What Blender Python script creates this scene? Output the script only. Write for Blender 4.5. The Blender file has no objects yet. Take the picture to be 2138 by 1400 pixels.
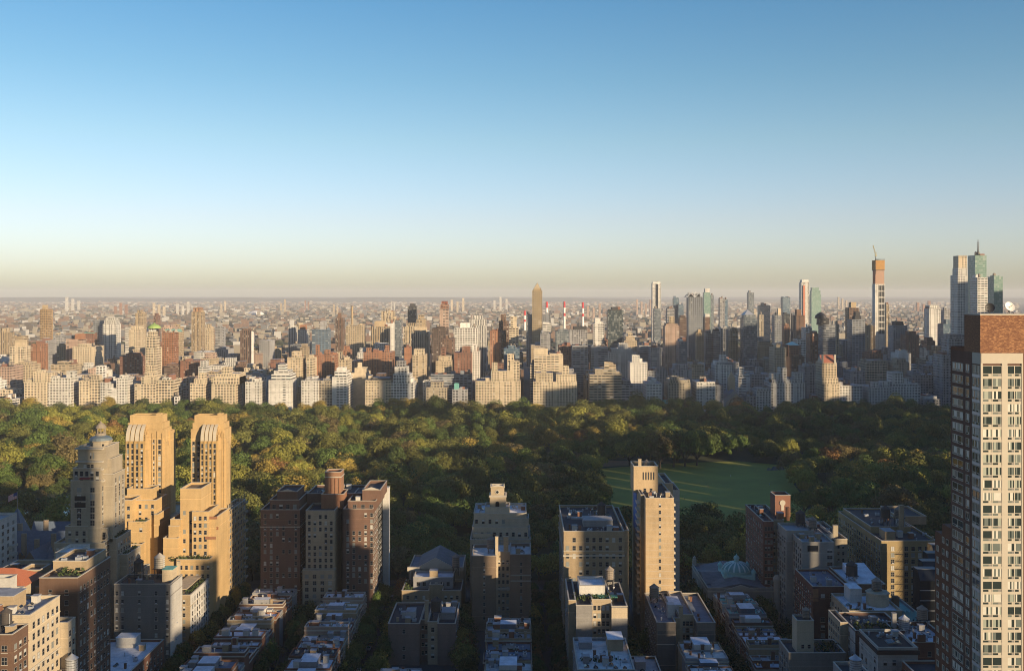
import bpy, math, random
import numpy as np
R = math.radians
rnd = random.Random(7)
sc = bpy.context.scene
COL = sc.collection
# ---------------------------------------------------------------- camera, light, exposure
F, VX, HY, CAMZ = 2078.0, 1087.0, 614.0, 165.0      # focal length / vanishing point / horizon (photo pixels), eye height
cam = bpy.data.objects.new("camera", bpy.data.cameras.new("camera"))
COL.objects.link(cam)
cam.location = (0, 0, CAMZ)
cam.rotation_euler = (R(90), 0, 0)
cam.data.sensor_width = 36.0
cam.data.lens = 36.0 * F / 2138.0
cam.data.shift_x = (1069.0 - VX) / 2138.0
cam.data.shift_y = -(700.0 - HY) / 2138.0
cam.data.clip_start = 1.0
cam.data.clip_end = 90000.0
sc.camera = cam
SUN_EL, SUN_AZ = R(11.0), R(135.0)                   # azimuth clockwise from the view direction (+Y): behind, to the right
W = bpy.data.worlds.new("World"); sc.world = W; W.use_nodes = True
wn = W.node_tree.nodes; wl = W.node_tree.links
for n in list(wn): wn.remove(n)
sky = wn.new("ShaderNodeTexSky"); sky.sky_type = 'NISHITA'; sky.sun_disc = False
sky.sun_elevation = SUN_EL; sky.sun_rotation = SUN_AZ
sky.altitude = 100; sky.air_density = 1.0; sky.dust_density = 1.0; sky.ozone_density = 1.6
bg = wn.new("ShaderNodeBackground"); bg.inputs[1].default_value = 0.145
wo = wn.new("ShaderNodeOutputWorld")
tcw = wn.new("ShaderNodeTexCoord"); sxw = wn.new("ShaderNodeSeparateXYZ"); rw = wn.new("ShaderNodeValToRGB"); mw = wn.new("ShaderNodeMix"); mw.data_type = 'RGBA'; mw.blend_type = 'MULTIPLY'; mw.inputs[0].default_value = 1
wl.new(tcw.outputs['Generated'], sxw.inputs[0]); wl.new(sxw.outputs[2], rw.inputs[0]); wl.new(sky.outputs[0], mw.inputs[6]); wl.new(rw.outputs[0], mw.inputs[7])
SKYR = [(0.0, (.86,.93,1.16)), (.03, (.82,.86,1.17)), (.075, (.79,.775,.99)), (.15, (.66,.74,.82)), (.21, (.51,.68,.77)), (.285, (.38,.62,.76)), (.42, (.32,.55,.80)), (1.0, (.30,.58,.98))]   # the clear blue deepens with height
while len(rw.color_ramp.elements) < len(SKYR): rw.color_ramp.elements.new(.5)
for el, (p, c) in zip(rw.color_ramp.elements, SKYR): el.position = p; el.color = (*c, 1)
my = wn.new("ShaderNodeMapRange"); my.interpolation_type = 'SMOOTHSTEP'; wl.new(sxw.outputs[1], my.inputs[0])            # sky behind the camera dimmed to weaken the fill on facing walls
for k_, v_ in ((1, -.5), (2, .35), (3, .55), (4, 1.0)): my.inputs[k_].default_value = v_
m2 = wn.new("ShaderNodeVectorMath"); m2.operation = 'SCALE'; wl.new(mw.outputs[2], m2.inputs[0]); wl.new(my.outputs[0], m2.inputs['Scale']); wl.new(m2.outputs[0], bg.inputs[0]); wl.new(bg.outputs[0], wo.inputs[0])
sun = bpy.data.objects.new("sun", bpy.data.lights.new("sun", 'SUN'))
COL.objects.link(sun)
sun.data.energy = 5.0; sun.data.angle = R(0.5); sun.data.color = (1.0, 0.77, 0.49)
_s = (math.sin(SUN_AZ)*math.cos(SUN_EL), math.cos(SUN_AZ)*math.cos(SUN_EL), math.sin(SUN_EL))
from mathutils import Vector
sun.rotation_euler = Vector(_s).to_track_quat('Z', 'Y').to_euler()
sc.view_settings.view_transform = 'Standard'; sc.view_settings.look = 'None'
sc.view_settings.exposure = 0.58; sc.view_settings.gamma = 1.0
sc.render.engine = 'CYCLES'
sc.cycles.max_bounces = 4; sc.cycles.diffuse_bounces = 2; sc.cycles.glossy_bounces = 2; sc.cycles.volume_bounces = 2
sc.cycles.use_denoising = True; sc.cycles.pixel_filter_type = 'BLACKMAN_HARRIS'; sc.cycles.filter_width = 1.05

# ---------------------------------------------------------------- helpers
def PX(px, Y): return (px - VX) * Y / F
def PZ(py, Y): return CAMZ - (py - HY) * Y / F
PAL = dict(cream=(.60,.50,.36), tan=(.44,.34,.22), gold=(.60,.43,.22), brick=(.25,.125,.085), rust=(.34,.17,.10), white=(.70,.68,.64),
  gray=(.33,.33,.34), brown=(.17,.105,.075), dark=(.055,.055,.06), blue=(.14,.20,.27), green=(.22,.34,.30), stone=(.42,.36,.27),
  sand=(.52,.42,.29), slate=(.15,.18,.23), pale=(.62,.60,.56), tar=(.045,.045,.052), silver=(.68,.70,.74), copper=(.16,.42,.38),
  black=(.025,.025,.03), pink=(.46,.33,.26), steel=(.24,.26,.29))
def colr(c, j=0.0):
    c = PAL[c] if isinstance(c, str) else c
    k = 1 + rnd.uniform(-j, j)
    return (c[0]*k, c[1]*k, c[2]*k, 1.0)

class NT:
    def __init__(s, name):
        s.m = bpy.data.materials.new(name); s.m.use_nodes = True
        s.t = s.m.node_tree; s.n = s.t.nodes; s.l = s.t.links
        s.b = s.n["Principled BSDF"]
    def new(s, t, **k):
        n = s.n.new(t)
        for a, v in k.items(): setattr(n, a, v)
        return n
    def math(s, op, a, b=None, c=None):
        n = s.n.new("ShaderNodeMath"); n.operation = op
        for i, v in enumerate((a, b, c)):
            if v is None: continue
            if isinstance(v, (int, float)): n.inputs[i].default_value = v
            else: s.l.new(v, n.inputs[i])
        return n.outputs[0]
    def mix(s, f, a, b, mode='MIX'):
        n = s.n.new("ShaderNodeMix"); n.data_type = 'RGBA'; n.blend_type = mode
        for i, v in ((0, f), (6, a), (7, b)):
            if isinstance(v, (int, float)): n.inputs[i].default_value = v
            elif isinstance(v, tuple): n.inputs[i].default_value = v if len(v) == 4 else (*v, 1)
            else: s.l.new(v, n.inputs[i])
        return n.outputs[2]
    def noise(s, scale, detail=3, vec=None, rough=.55):
        n = s.n.new("ShaderNodeTexNoise"); n.inputs['Scale'].default_value = scale
        n.inputs['Detail'].default_value = detail; n.inputs['Roughness'].default_value = rough
        if vec is not None: s.l.new(vec, n.inputs['Vector'])
        return n.outputs['Fac']
    def ramp(s, f, stops):
        n = s.n.new("ShaderNodeValToRGB"); e = n.color_ramp.elements
        while len(e) < len(stops): e.new(.5)
        for el, (p, c) in zip(e, stops): el.position = p; el.color = (*c, 1) if len(c) == 3 else c
        s.l.new(f, n.inputs[0]); return n.outputs[0]
    def out(s, col=None, rough=None):
        if col is not None:
            if isinstance(col, tuple): s.b.inputs['Base Color'].default_value = (*col[:3], 1)
            else: s.l.new(col, s.b.inputs['Base Color'])
        if rough is not None:
            if isinstance(rough, (int, float)): s.b.inputs['Roughness'].default_value = rough
            else: s.l.new(rough, s.b.inputs['Roughness'])
        return s.m
def plain(name, c, rough=.7, metal=0.0, spec=None, var=.15, scale=.6):
    t = NT(name); g = t.new("ShaderNodeNewGeometry").outputs['Position']
    f = t.noise(scale, 4, g)
    t.b.inputs['Metallic'].default_value = metal
    if spec is not None: t.b.inputs['Specular IOR Level'].default_value = spec
    return t.out(t.mix(f, tuple(v*(1-var) for v in c), tuple(min(1, v*(1+var)) for v in c)), rough)
def m_wall():
    t = NT("masonry"); oc = t.new("ShaderNodeObjectInfo"); g = t.new("ShaderNodeNewGeometry").outputs['Position']
    mp = t.new("ShaderNodeMapping"); t.l.new(g, mp.inputs[0]); mp.inputs['Scale'].default_value = (.45, .45, .07)
    a = t.noise(.09, 5, g); b = t.noise(1.0, 4, mp.outputs[0]); c = t.noise(2.2, 3, g)
    k = t.math('ADD', t.math('MULTIPLY', a, .55), t.math('MULTIPLY', b, .45)); k = t.math('ADD', k, t.math('MULTIPLY', c, .5))
    k = t.math('ADD', t.math('MULTIPLY', k, .75), .24)
    sep = t.new("ShaderNodeSeparateXYZ"); t.l.new(g, sep.inputs[0])
    ln = t.math('LESS_THAN', t.math('FRACT', t.math('MULTIPLY', sep.outputs[2], 1/3.3)), .05)
    k = t.math('SUBTRACT', k, t.math('MULTIPLY', ln, .10))
    cc = t.new("ShaderNodeVectorMath", operation='SCALE'); t.l.new(oc.outputs['Color'], cc.inputs[0]); t.l.new(k, cc.inputs['Scale'])
    t.b.inputs['Specular IOR Level'].default_value = .25
    return t.out(cc.outputs[0], .9)
def m_roof():
    t = NT("roofing"); oc = t.new("ShaderNodeObjectInfo"); g = t.new("ShaderNodeNewGeometry").outputs['Position']
    a = t.noise(.35, 5, g, .65); b = t.noise(1.7, 3, g)
    k = t.math('ADD', t.math('MULTIPLY', a, 1.1), t.math('MULTIPLY', b, .35)); k = t.math('ADD', k, .28)
    cc = t.new("ShaderNodeVectorMath", operation='SCALE'); t.l.new(oc.outputs['Color'], cc.inputs[0]); t.l.new(k, cc.inputs['Scale'])
    return t.out(cc.outputs[0], .85)
def m_facade():
    """masonry or curtain wall with one window per bay and storey: UVs count bays and storeys; the object says how wide and tall its windows are"""
    t = NT("windowed_facade"); oc = t.new("ShaderNodeObjectInfo"); g = t.new("ShaderNodeNewGeometry").outputs['Position']
    def at(nm):
        n = t.new("ShaderNodeAttribute", attribute_type='OBJECT'); n.attribute_name = nm; return n
    uv = t.new("ShaderNodeUVMap"); sp = t.new("ShaderNodeSeparateXYZ"); t.l.new(uv.outputs[0], sp.inputs[0])
    u, v = sp.outputs[0], sp.outputs[1]
    cw_ = t.new("ShaderNodeCombineXYZ"); t.l.new(t.math('FLOOR', u), cw_.inputs[0]); t.l.new(oc.outputs['Random'], cw_.inputs[1])
    hc = t.new("ShaderNodeTexWhiteNoise", noise_dimensions='2D'); t.l.new(cw_.outputs[0], hc.inputs['Vector']); hcv = hc.outputs['Value']      # every column of windows has its own width, some are blank
    cr_ = t.new("ShaderNodeCombineXYZ"); t.l.new(t.math('FLOOR', v), cr_.inputs[0]); t.l.new(oc.outputs['Random'], cr_.inputs[1])
    hr = t.new("ShaderNodeTexWhiteNoise", noise_dimensions='2D'); t.l.new(cr_.outputs[0], hr.inputs['Vector']); hrv = hr.outputs['Value']
    wk = t.math('MULTIPLY', t.math('ADD', t.math('MULTIPLY', hcv, .62), .66), t.math('GREATER_THAN', hcv, .10))
    wk = t.mix(at('gk').outputs['Fac'], wk, 1.0) if False else t.math('MAXIMUM', wk, t.math('MULTIPLY', at('gk').outputs['Fac'], .98))
    fu = t.math('ABSOLUTE', t.math('SUBTRACT', t.math('FRACT', u), .5)); fv = t.math('ABSOLUTE', t.math('SUBTRACT', t.math('FRACT', v), .5))
    iu = t.math('LESS_THAN', fu, t.math('MULTIPLY', t.math('MULTIPLY', at('ww').outputs['Fac'], wk), .5)); iv = t.math('LESS_THAN', fv, t.math('MULTIPLY', at('wh').outputs['Fac'], .5))
    inside = t.math('MULTIPLY', iu, iv)
    cv = t.new("ShaderNodeCombineXYZ"); t.l.new(t.math('FLOOR', u), cv.inputs[0]); t.l.new(t.math('FLOOR', v), cv.inputs[1]); t.l.new(oc.outputs['Random'], cv.inputs[2])
    wnz = t.new("ShaderNodeTexWhiteNoise", noise_dimensions='3D'); t.l.new(cv.outputs[0], wnz.inputs['Vector'])
    rv = wnz.outputs['Value']
    gl = at('gl')
    wc = t.ramp(rv, [(0, (.014,.015,.019)), (.50, (.03,.032,.038)), (.76, (.09,.088,.085)), (.93, (.24,.23,.20)), (1, (.45,.43,.40))])
    wc2 = t.mix(t.math('MULTIPLY', t.math('POWER', rv, 3.0), .45), gl.outputs['Color'], (.5,.52,.5))
    wc = t.mix(at('gk').outputs['Fac'], wc, wc2)
    a = t.noise(.03, 4, g); b = t.noise(.25, 4, g)
    k = t.math('ADD', t.math('ADD', t.math('MULTIPLY', a, .5), t.math('MULTIPLY', b, .6)), .38)
    k = t.math('MULTIPLY', k, t.math('ADD', .90, t.math('MULTIPLY', hcv, .16)))                       # bays of slightly different brick
    k = t.math('MULTIPLY', k, t.math('ADD', .86, t.math('MULTIPLY', t.math('GREATER_THAN', hrv, .14), .14)))  # darker string courses here and there
    cc = t.new("ShaderNodeVectorMath", operation='SCALE'); t.l.new(oc.outputs['Color'], cc.inputs[0]); t.l.new(k, cc.inputs['Scale'])
    t.l.new(t.math('SUBTRACT', .88, t.math('MULTIPLY', inside, .62)), t.b.inputs['Roughness'])
    return t.out(t.mix(inside, cc.outputs[0], wc))
def m_deck():
    t = NT("roof_deck"); g = t.new("ShaderNodeNewGeometry").outputs['Position']
    n = t.new("ShaderNodeAttribute", attribute_type='OBJECT'); n.attribute_name = 'rc'
    k = t.math('ADD', t.math('MULTIPLY', t.noise(.12, 5, g), 1.1), .45)
    cc = t.new("ShaderNodeVectorMath", operation='SCALE'); t.l.new(n.outputs['Color'], cc.inputs[0]); t.l.new(k, cc.inputs['Scale'])
    return t.out(cc.outputs[0], .85)
def m_leaf():
    t = NT("leaf_clumps"); oc = t.new("ShaderNodeObjectInfo"); g = t.new("ShaderNodeNewGeometry").outputs['Position']
    n = t.new("ShaderNodeAttribute", attribute_type='GEOMETRY'); n.attribute_name = 'tint'
    k = t.math('ADD', t.math('MULTIPLY', n.outputs['Fac'], .9), .5)
    lc = t.new("ShaderNodeAttribute", attribute_type='INSTANCER'); lc.attribute_name = 'leafcol'
    c2 = t.mix(t.math('MULTIPLY', t.noise(.16, 3, g), .35), lc.outputs['Color'], (.09,.065,.02))
    cc = t.new("ShaderNodeVectorMath", operation='SCALE'); t.l.new(c2, cc.inputs[0]); t.l.new(k, cc.inputs['Scale'])
    t.b.inputs['Specular IOR Level'].default_value = .15
    return t.out(cc.outputs[0], .8)
def m_rightbrick():
    t = NT("mottled_brick"); g = t.new("ShaderNodeNewGeometry").outputs['Position']
    mp = t.new("ShaderNodeMapping"); t.l.new(g, mp.inputs[0]); mp.inputs['Scale'].default_value = (1.6, 1.6, 4.6)
    f = t.noise(1.0, 3, mp.outputs[0], .7)
    return t.out(t.ramp(f, [(.36, (.12,.047,.025)), (.52, (.20,.09,.045)), (.66, (.42,.22,.10))]), .85)
MW, MR, MF, MD, ML = m_wall(), m_roof(), m_facade(), m_deck(), m_leaf()
MB_RIGHT = m_rightbrick()
M_GLASS = NT("window_glass").out((.018,.022,.028), .08)
M_BLIND = plain("window_blind", (.50,.49,.45), .6)
M_CURT = plain("window_curtain", (.22,.24,.23), .5)
M_FRAME = plain("window_frame", (.25,.235,.215), .6)
M_SILL = plain("stone_trim", (.46,.42,.35), .85)
M_BARK = plain("bark", (.06,.045,.035), .95)
M_METAL = plain("dark_metal", (.05,.05,.055), .6, .3)
M_LMETAL = plain("galvanised_metal", (.45,.47,.5), .5, .3)
M_WOOD = plain("tank_wood", (.26,.22,.18), .9, var=.3, scale=1.5)
M_PLANT = plain("roof_garden_green", (.05,.075,.02), .9, var=.5, scale=1.2)

class MB:
    def __init__(s): s.v, s.f, s.u, s.m, s.sm, s.mats = [], [], [], [], [], []
    def mi(s, m):
        if m not in s.mats: s.mats.append(m)
        return s.mats.index(m)
    def poly(s, pts, m, uv=None, smooth=False):
        i = len(s.v); s.v += [tuple(p) for p in pts]; s.f.append(tuple(range(i, i+len(pts))))
        s.u += uv if uv else [(0, 0)]*len(pts); s.m.append(s.mi(m)); s.sm.append(smooth); return s
    def box(s, x0, x1, y0, y1, z0, z1, m, top=None, bay=3.2, fl=3.1, blank='', bottom=False):
        nz = max(1, round((z1-z0)/fl))
        nx = max(1, round((x1-x0)/bay)); ny = max(1, round((y1-y0)/bay))
        def uv(n, k): return [(0, 0)]*4 if k in blank else [(0, nz), (n, nz), (n, 0), (0, 0)]
        s.poly([(x0,y0,z0),(x1,y0,z0),(x1,y0,z1),(x0,y0,z1)], m, uv(nx, 'w'))
        s.poly([(x1,y0,z0),(x1,y1,z0),(x1,y1,z1),(x1,y0,z1)], m, uv(ny, 's'))
        s.poly([(x1,y1,z0),(x0,y1,z0),(x0,y1,z1),(x1,y1,z1)], m, uv(nx, 'e'))
        s.poly([(x0,y1,z0),(x0,y0,z0),(x0,y0,z1),(x0,y1,z1)], m, uv(ny, 'n'))
        if top is not False: s.poly([(x0,y0,z1),(x1,y0,z1),(x1,y1,z1),(x0,y1,z1)], top or m)
        if bottom: s.poly([(x0,y1,z0),(x1,y1,z0),(x1,y0,z0),(x0,y0,z0)], m)
        return s
    def rim(s, x0, x1, y0, y1, z0, z1, w, m):        # a parapet: four walls with thickness
        s.box(x0, x1, y0, y0+w, z0, z1, m); s.box(x0, x1, y1-w, y1, z0, z1, m)
        s.box(x0, x0+w, y0+w, y1-w, z0, z1, m); s.box(x1-w, x1, y0+w, y1-w, z0, z1, m); return s
    def lathe(s, cx, cy, prof, n, m, smooth=True, a0=0.0, mats=None):
        for i in range(n):
            p, q = a0+2*math.pi*i/n, a0+2*math.pi*(i+1)/n
            for j in range(len(prof)-1):
                (r0, z0), (r1, z1) = prof[j], prof[j+1]
                pts = [(cx+r0*math.cos(p), cy+r0*math.sin(p), z0), (cx+r0*math.cos(q), cy+r0*math.sin(q), z0),
                       (cx+r1*math.cos(q), cy+r1*math.sin(q), z1), (cx+r1*math.cos(p), cy+r1*math.sin(p), z1)]
                if r0 < 1e-6: pts = pts[1:]
                elif r1 < 1e-6: pts = pts[:3]
                s.poly(pts, mats[j] if mats else m, None, smooth)
        return s
    def tube(s, a, b, r, m, n=6, r2=None):
        a, b = Vector(a), Vector(b); d = (b-a); q = d.to_track_quat('Z', 'Y'); r2 = r if r2 is None else r2
        c = [(math.cos(2*math.pi*i/n), math.sin(2*math.pi*i/n)) for i in range(n)]
        A = [a + q @ Vector((x*r, y*r, 0)) for x, y in c]; B = [b + q @ Vector((x*r2, y*r2, 0)) for x, y in c]
        for i in range(n):
            j = (i+1) % n; s.poly([A[i], A[j], B[j], B[i]], m)
        s.poly(B, m); return s
    def mesh(s, name, org=(0, 0, 0)):
        me = bpy.data.meshes.new(name)
        me.from_pydata([(x-org[0], y-org[1], z-org[2]) for x, y, z in s.v], [], s.f)
        for m in s.mats: me.materials.append(m)
        me.polygons.foreach_set('material_index', s.m); me.polygons.foreach_set('use_smooth', s.sm)
        uvl = me.uv_layers.new(name="UVMap"); uvl.data.foreach_set('uv', np.array(s.u, dtype=np.float32).ravel())
        me.update(); return me
    def build(s, name, parent=None, org=None, color=None):
        if parent is not None: org = tuple(parent['_o']) if '_o' in parent else (0, 0, 0)
        o = bpy.data.objects.new(name, s.mesh(name, org or (0, 0, 0))); COL.objects.link(o)
        if parent is not None: o.parent = parent
        elif org: o.location = org
        if color is not None: o.color = colr(color)
        return o
def tag(o, label, cat, group=None):
    o['label'] = label; o['category'] = cat
    if group: o['group'] = group
    return o
def thing(name, label, cat, loc, group=None):
    o = bpy.data.objects.new(name, None); COL.objects.link(o); o.location = loc; o.empty_display_size = 1
    o['_o'] = list(loc); return tag(o, label, cat, group)
def structure(name, mb, color=None):
    o = mb.build(name, color=color); o['kind'] = 'structure'; return o
def link(o, par, loc, rz=0.0):
    COL.objects.link(o); o.parent = par; o.location = loc; o.rotation_euler = (0, 0, rz); return o

# ---------------------------------------------------------------- windows (shared meshes, one object each)
_win = {}
def winmesh(w, h, var, trim):
    key = (round(w, 2), round(h, 2), var, trim)
    if key in _win: return _win[key]
    b = MB(); fr = M_FRAME if trim == 'l' else M_METAL
    d, t = .07, min(.10, w*.08)
    g = {0: M_GLASS, 1: M_GLASS, 2: M_CURT, 3: M_BLIND, 4: M_GLASS}[var]
    hw, hh = w/2, h/2
    b.box(-hw, hw, -d, 0, hh-t, hh, fr, bottom=True); b.box(-hw, -hw+t, -d, 0, -hh, hh-t, fr); b.box(hw-t, hw, -d, 0, -hh, hh-t, fr)
    b.box(-hw+t, hw-t, -d, 0, -t/2, t/2, fr, bottom=True)
    b.box(-hw-.12, hw+.12, -.16, 0, -hh-.16, -hh, M_SILL, bottom=True)
    if w > 1.6: b.box(-t/2, t/2, -d-.004, 0, -hh, hh-t, fr)
    def pane(x0, x1, z0, z1, m): b.poly([(x0,-.02,z0),(x1,-.02,z0),(x1,-.02,z1),(x0,-.02,z1)], m)
    pane(-hw+t, hw-t, t/2, hh-t, M_BLIND if var == 1 else g)
    pane(-hw+t, hw-t, -hh, -t/2, g)
    if var == 4: b.box(-.38, .38, -.42, 0, -hh, -hh+.45, M_LMETAL, bottom=True)
    me = b.mesh("window"); _win[key] = me; return me
ROT = {'w': 0.0, 's': R(90), 'n': R(-90)}
class WinBank:
    """windows of one thing: the first 100 as objects, all further ones as one part"""
    def __init__(s, root, trim='l', cap=100): s.root, s.n, s.rest, s.trim, s.cap = root, 0, [], trim, cap
    def put(s, face, plane, c, z, w, h):
        w, h = w*1.16, h*1.1
        o = s.root['_o']
        var = rnd.choices((0, 1, 2, 3, 4), (6, 2, 1.6, .8, 1.4))[0]
        me = winmesh(w, h, var, s.trim)
        p = {'w': (c, plane-.005, z), 's': (plane+.005, c, z), 'n': (plane-.005, c, z)}[face]
        if s.n < s.cap:
            link(bpy.data.objects.new("window", me), s.root, (p[0]-o[0], p[1]-o[1], p[2]-o[2]), ROT[face]); s.n += 1
        else: s.rest.append((me, p, ROT[face]))
    def grid(s, face, plane, a, b, z0, z1, n, nz, w=1.2, h=1.7, skip=0.0, cols=None):
        for j in range(nz):
            z = z1 - (j+.5)*(z1-z0)/nz
            for i in range(n):
                if rnd.random() < skip or (cols and i not in cols): continue
                s.put(face, plane, a+(i+.5)*(b-a)/n, z, w, h)
    def done(s):
        if not s.rest: return
        b = MB()
        for me, p, rz in s.rest:
            c, n = math.cos(rz), math.sin(rz); vs = me.vertices
            for f in me.polygons:
                b.poly([(p[0]+vs[i].co.x*c-vs[i].co.y*n, p[1]+vs[i].co.x*n+vs[i].co.y*c, p[2]+vs[i].co.z) for i in f.vertices], me.materials[f.material_index])
        o = b.build("window", s.root); o['kind'] = 'stuff'
# ---------------------------------------------------------------- ground, park, streets
def sheet(name, pts, z, mat, color=None):
    b = MB(); b.poly([(x, y, z) for x, y in pts], mat); return structure(name, b, color)
M_GROUND = plain("city_ground", (.075,.072,.07), .9, scale=.02)
M_ASPH = plain("asphalt", (.045,.045,.05), .85, scale=.3)
M_PARK = plain("park_soil", (.04,.05,.018), .95, var=.5, scale=.05)
M_MEAD = plain("meadow_grass", (.25,.25,.035), .95, var=.4, scale=.035)
M_WATER = NT("water").out((.10,.17,.22), .06)
M_PAVE = plain("pavement_concrete", (.17,.165,.155), .9, scale=.5)
M_PAINT = plain("road_paint", (.6,.6,.58), .8)
sheet("ground", [(-30000,-2500),(30000,-2500),(30000,60000),(-30000,60000)], 0, M_GROUND)
sheet("park_ground", [(-1200,575),(1200,575),(1200,1378),(-1200,1378)], .01, M_PARK)
sheet("avenue", [(-700,552),(700,552),(700,568),(-700,568)], .012, M_ASPH)
sheet("park_avenue_road", [(-1200,1382),(1200,1382),(1200,1393),(-1200,1393)], .012, M_ASPH)
STREETS = [-221, -141, -67, 12, 88, 168]
for x in STREETS: sheet("street", [(x-5,0),(x+5,0),(x+5,552),(x-5,552)], .012, M_ASPH)
for x in (-68-80*5, -68-80*3, -228, -148, -68, 12, 92, 172, 252, 332): sheet("street", [(x-5,1393),(x+5,1393),(x+5,2850),(x-5,2850)], .012, M_ASPH)
for x in STREETS:
    for s in (-1, 1):
        b = MB(); xa = x+s*5; xb = x+s*(9 if x != 12 else 7.6); b.box(min(xa,xb), max(xa,xb), 0, 548, 0, .13, M_PAVE); structure("pavement", b)
for x in (-67, 12, 88):
    b = MB()
    for k in range(8): b.poly([(x-4.6+k*1.2,553,.018),(x-4+k*1.2,553,.018),(x-4+k*1.2,556.5,.018),(x-4.6+k*1.2,556.5,.018)], M_PAINT)
    structure("crosswalk", b)
def blob(cx, cy, rx, ry, n=40, seed=1, j=.12):
    r = random.Random(seed); ph = [r.uniform(0, 6.28) for _ in range(4)]; out = []
    for i in range(n):
        a = 2*math.pi*i/n; k = 1 + j*(math.sin(2*a+ph[0])+.7*math.sin(3*a+ph[1])+.5*math.sin(5*a+ph[2])); out.append((cx+rx*k*math.cos(a), cy+ry*k*math.sin(a)))
    return out
MEADOW = [(58,745),(92,708),(150,700),(208,722),(228,790),(238,870),(260,930),(252,962),(214,985),(170,978),(118,962),(66,938),(52,850)]
LAKES = [blob(-330,800,40,75,seed=3), blob(-405,765,48,22,seed=9)]
sheet("meadow", MEADOW, .02, M_MEAD)
for L in LAKES: sheet("lake", L, .03, M_WATER)
sheet("park_path", [(40,965),(70,950),(130,968),(135,980),(90,990),(45,985)], .025, plain("packed_earth", (.22,.13,.06), .95))
sheet("river", [(-9000,2880),(9000,2880),(9000,3230),(-9000,3230)], .01, M_WATER)

def inside(p, poly):
    x, y = p; c = False; n = len(poly)
    for i in range(n):
        (x0, y0), (x1, y1) = poly[i], poly[i-1]
        if (y0 > y) != (y1 > y) and x < (x1-x0)*(y-y0)/(y1-y0)+x0: c = not c
    return c

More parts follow.
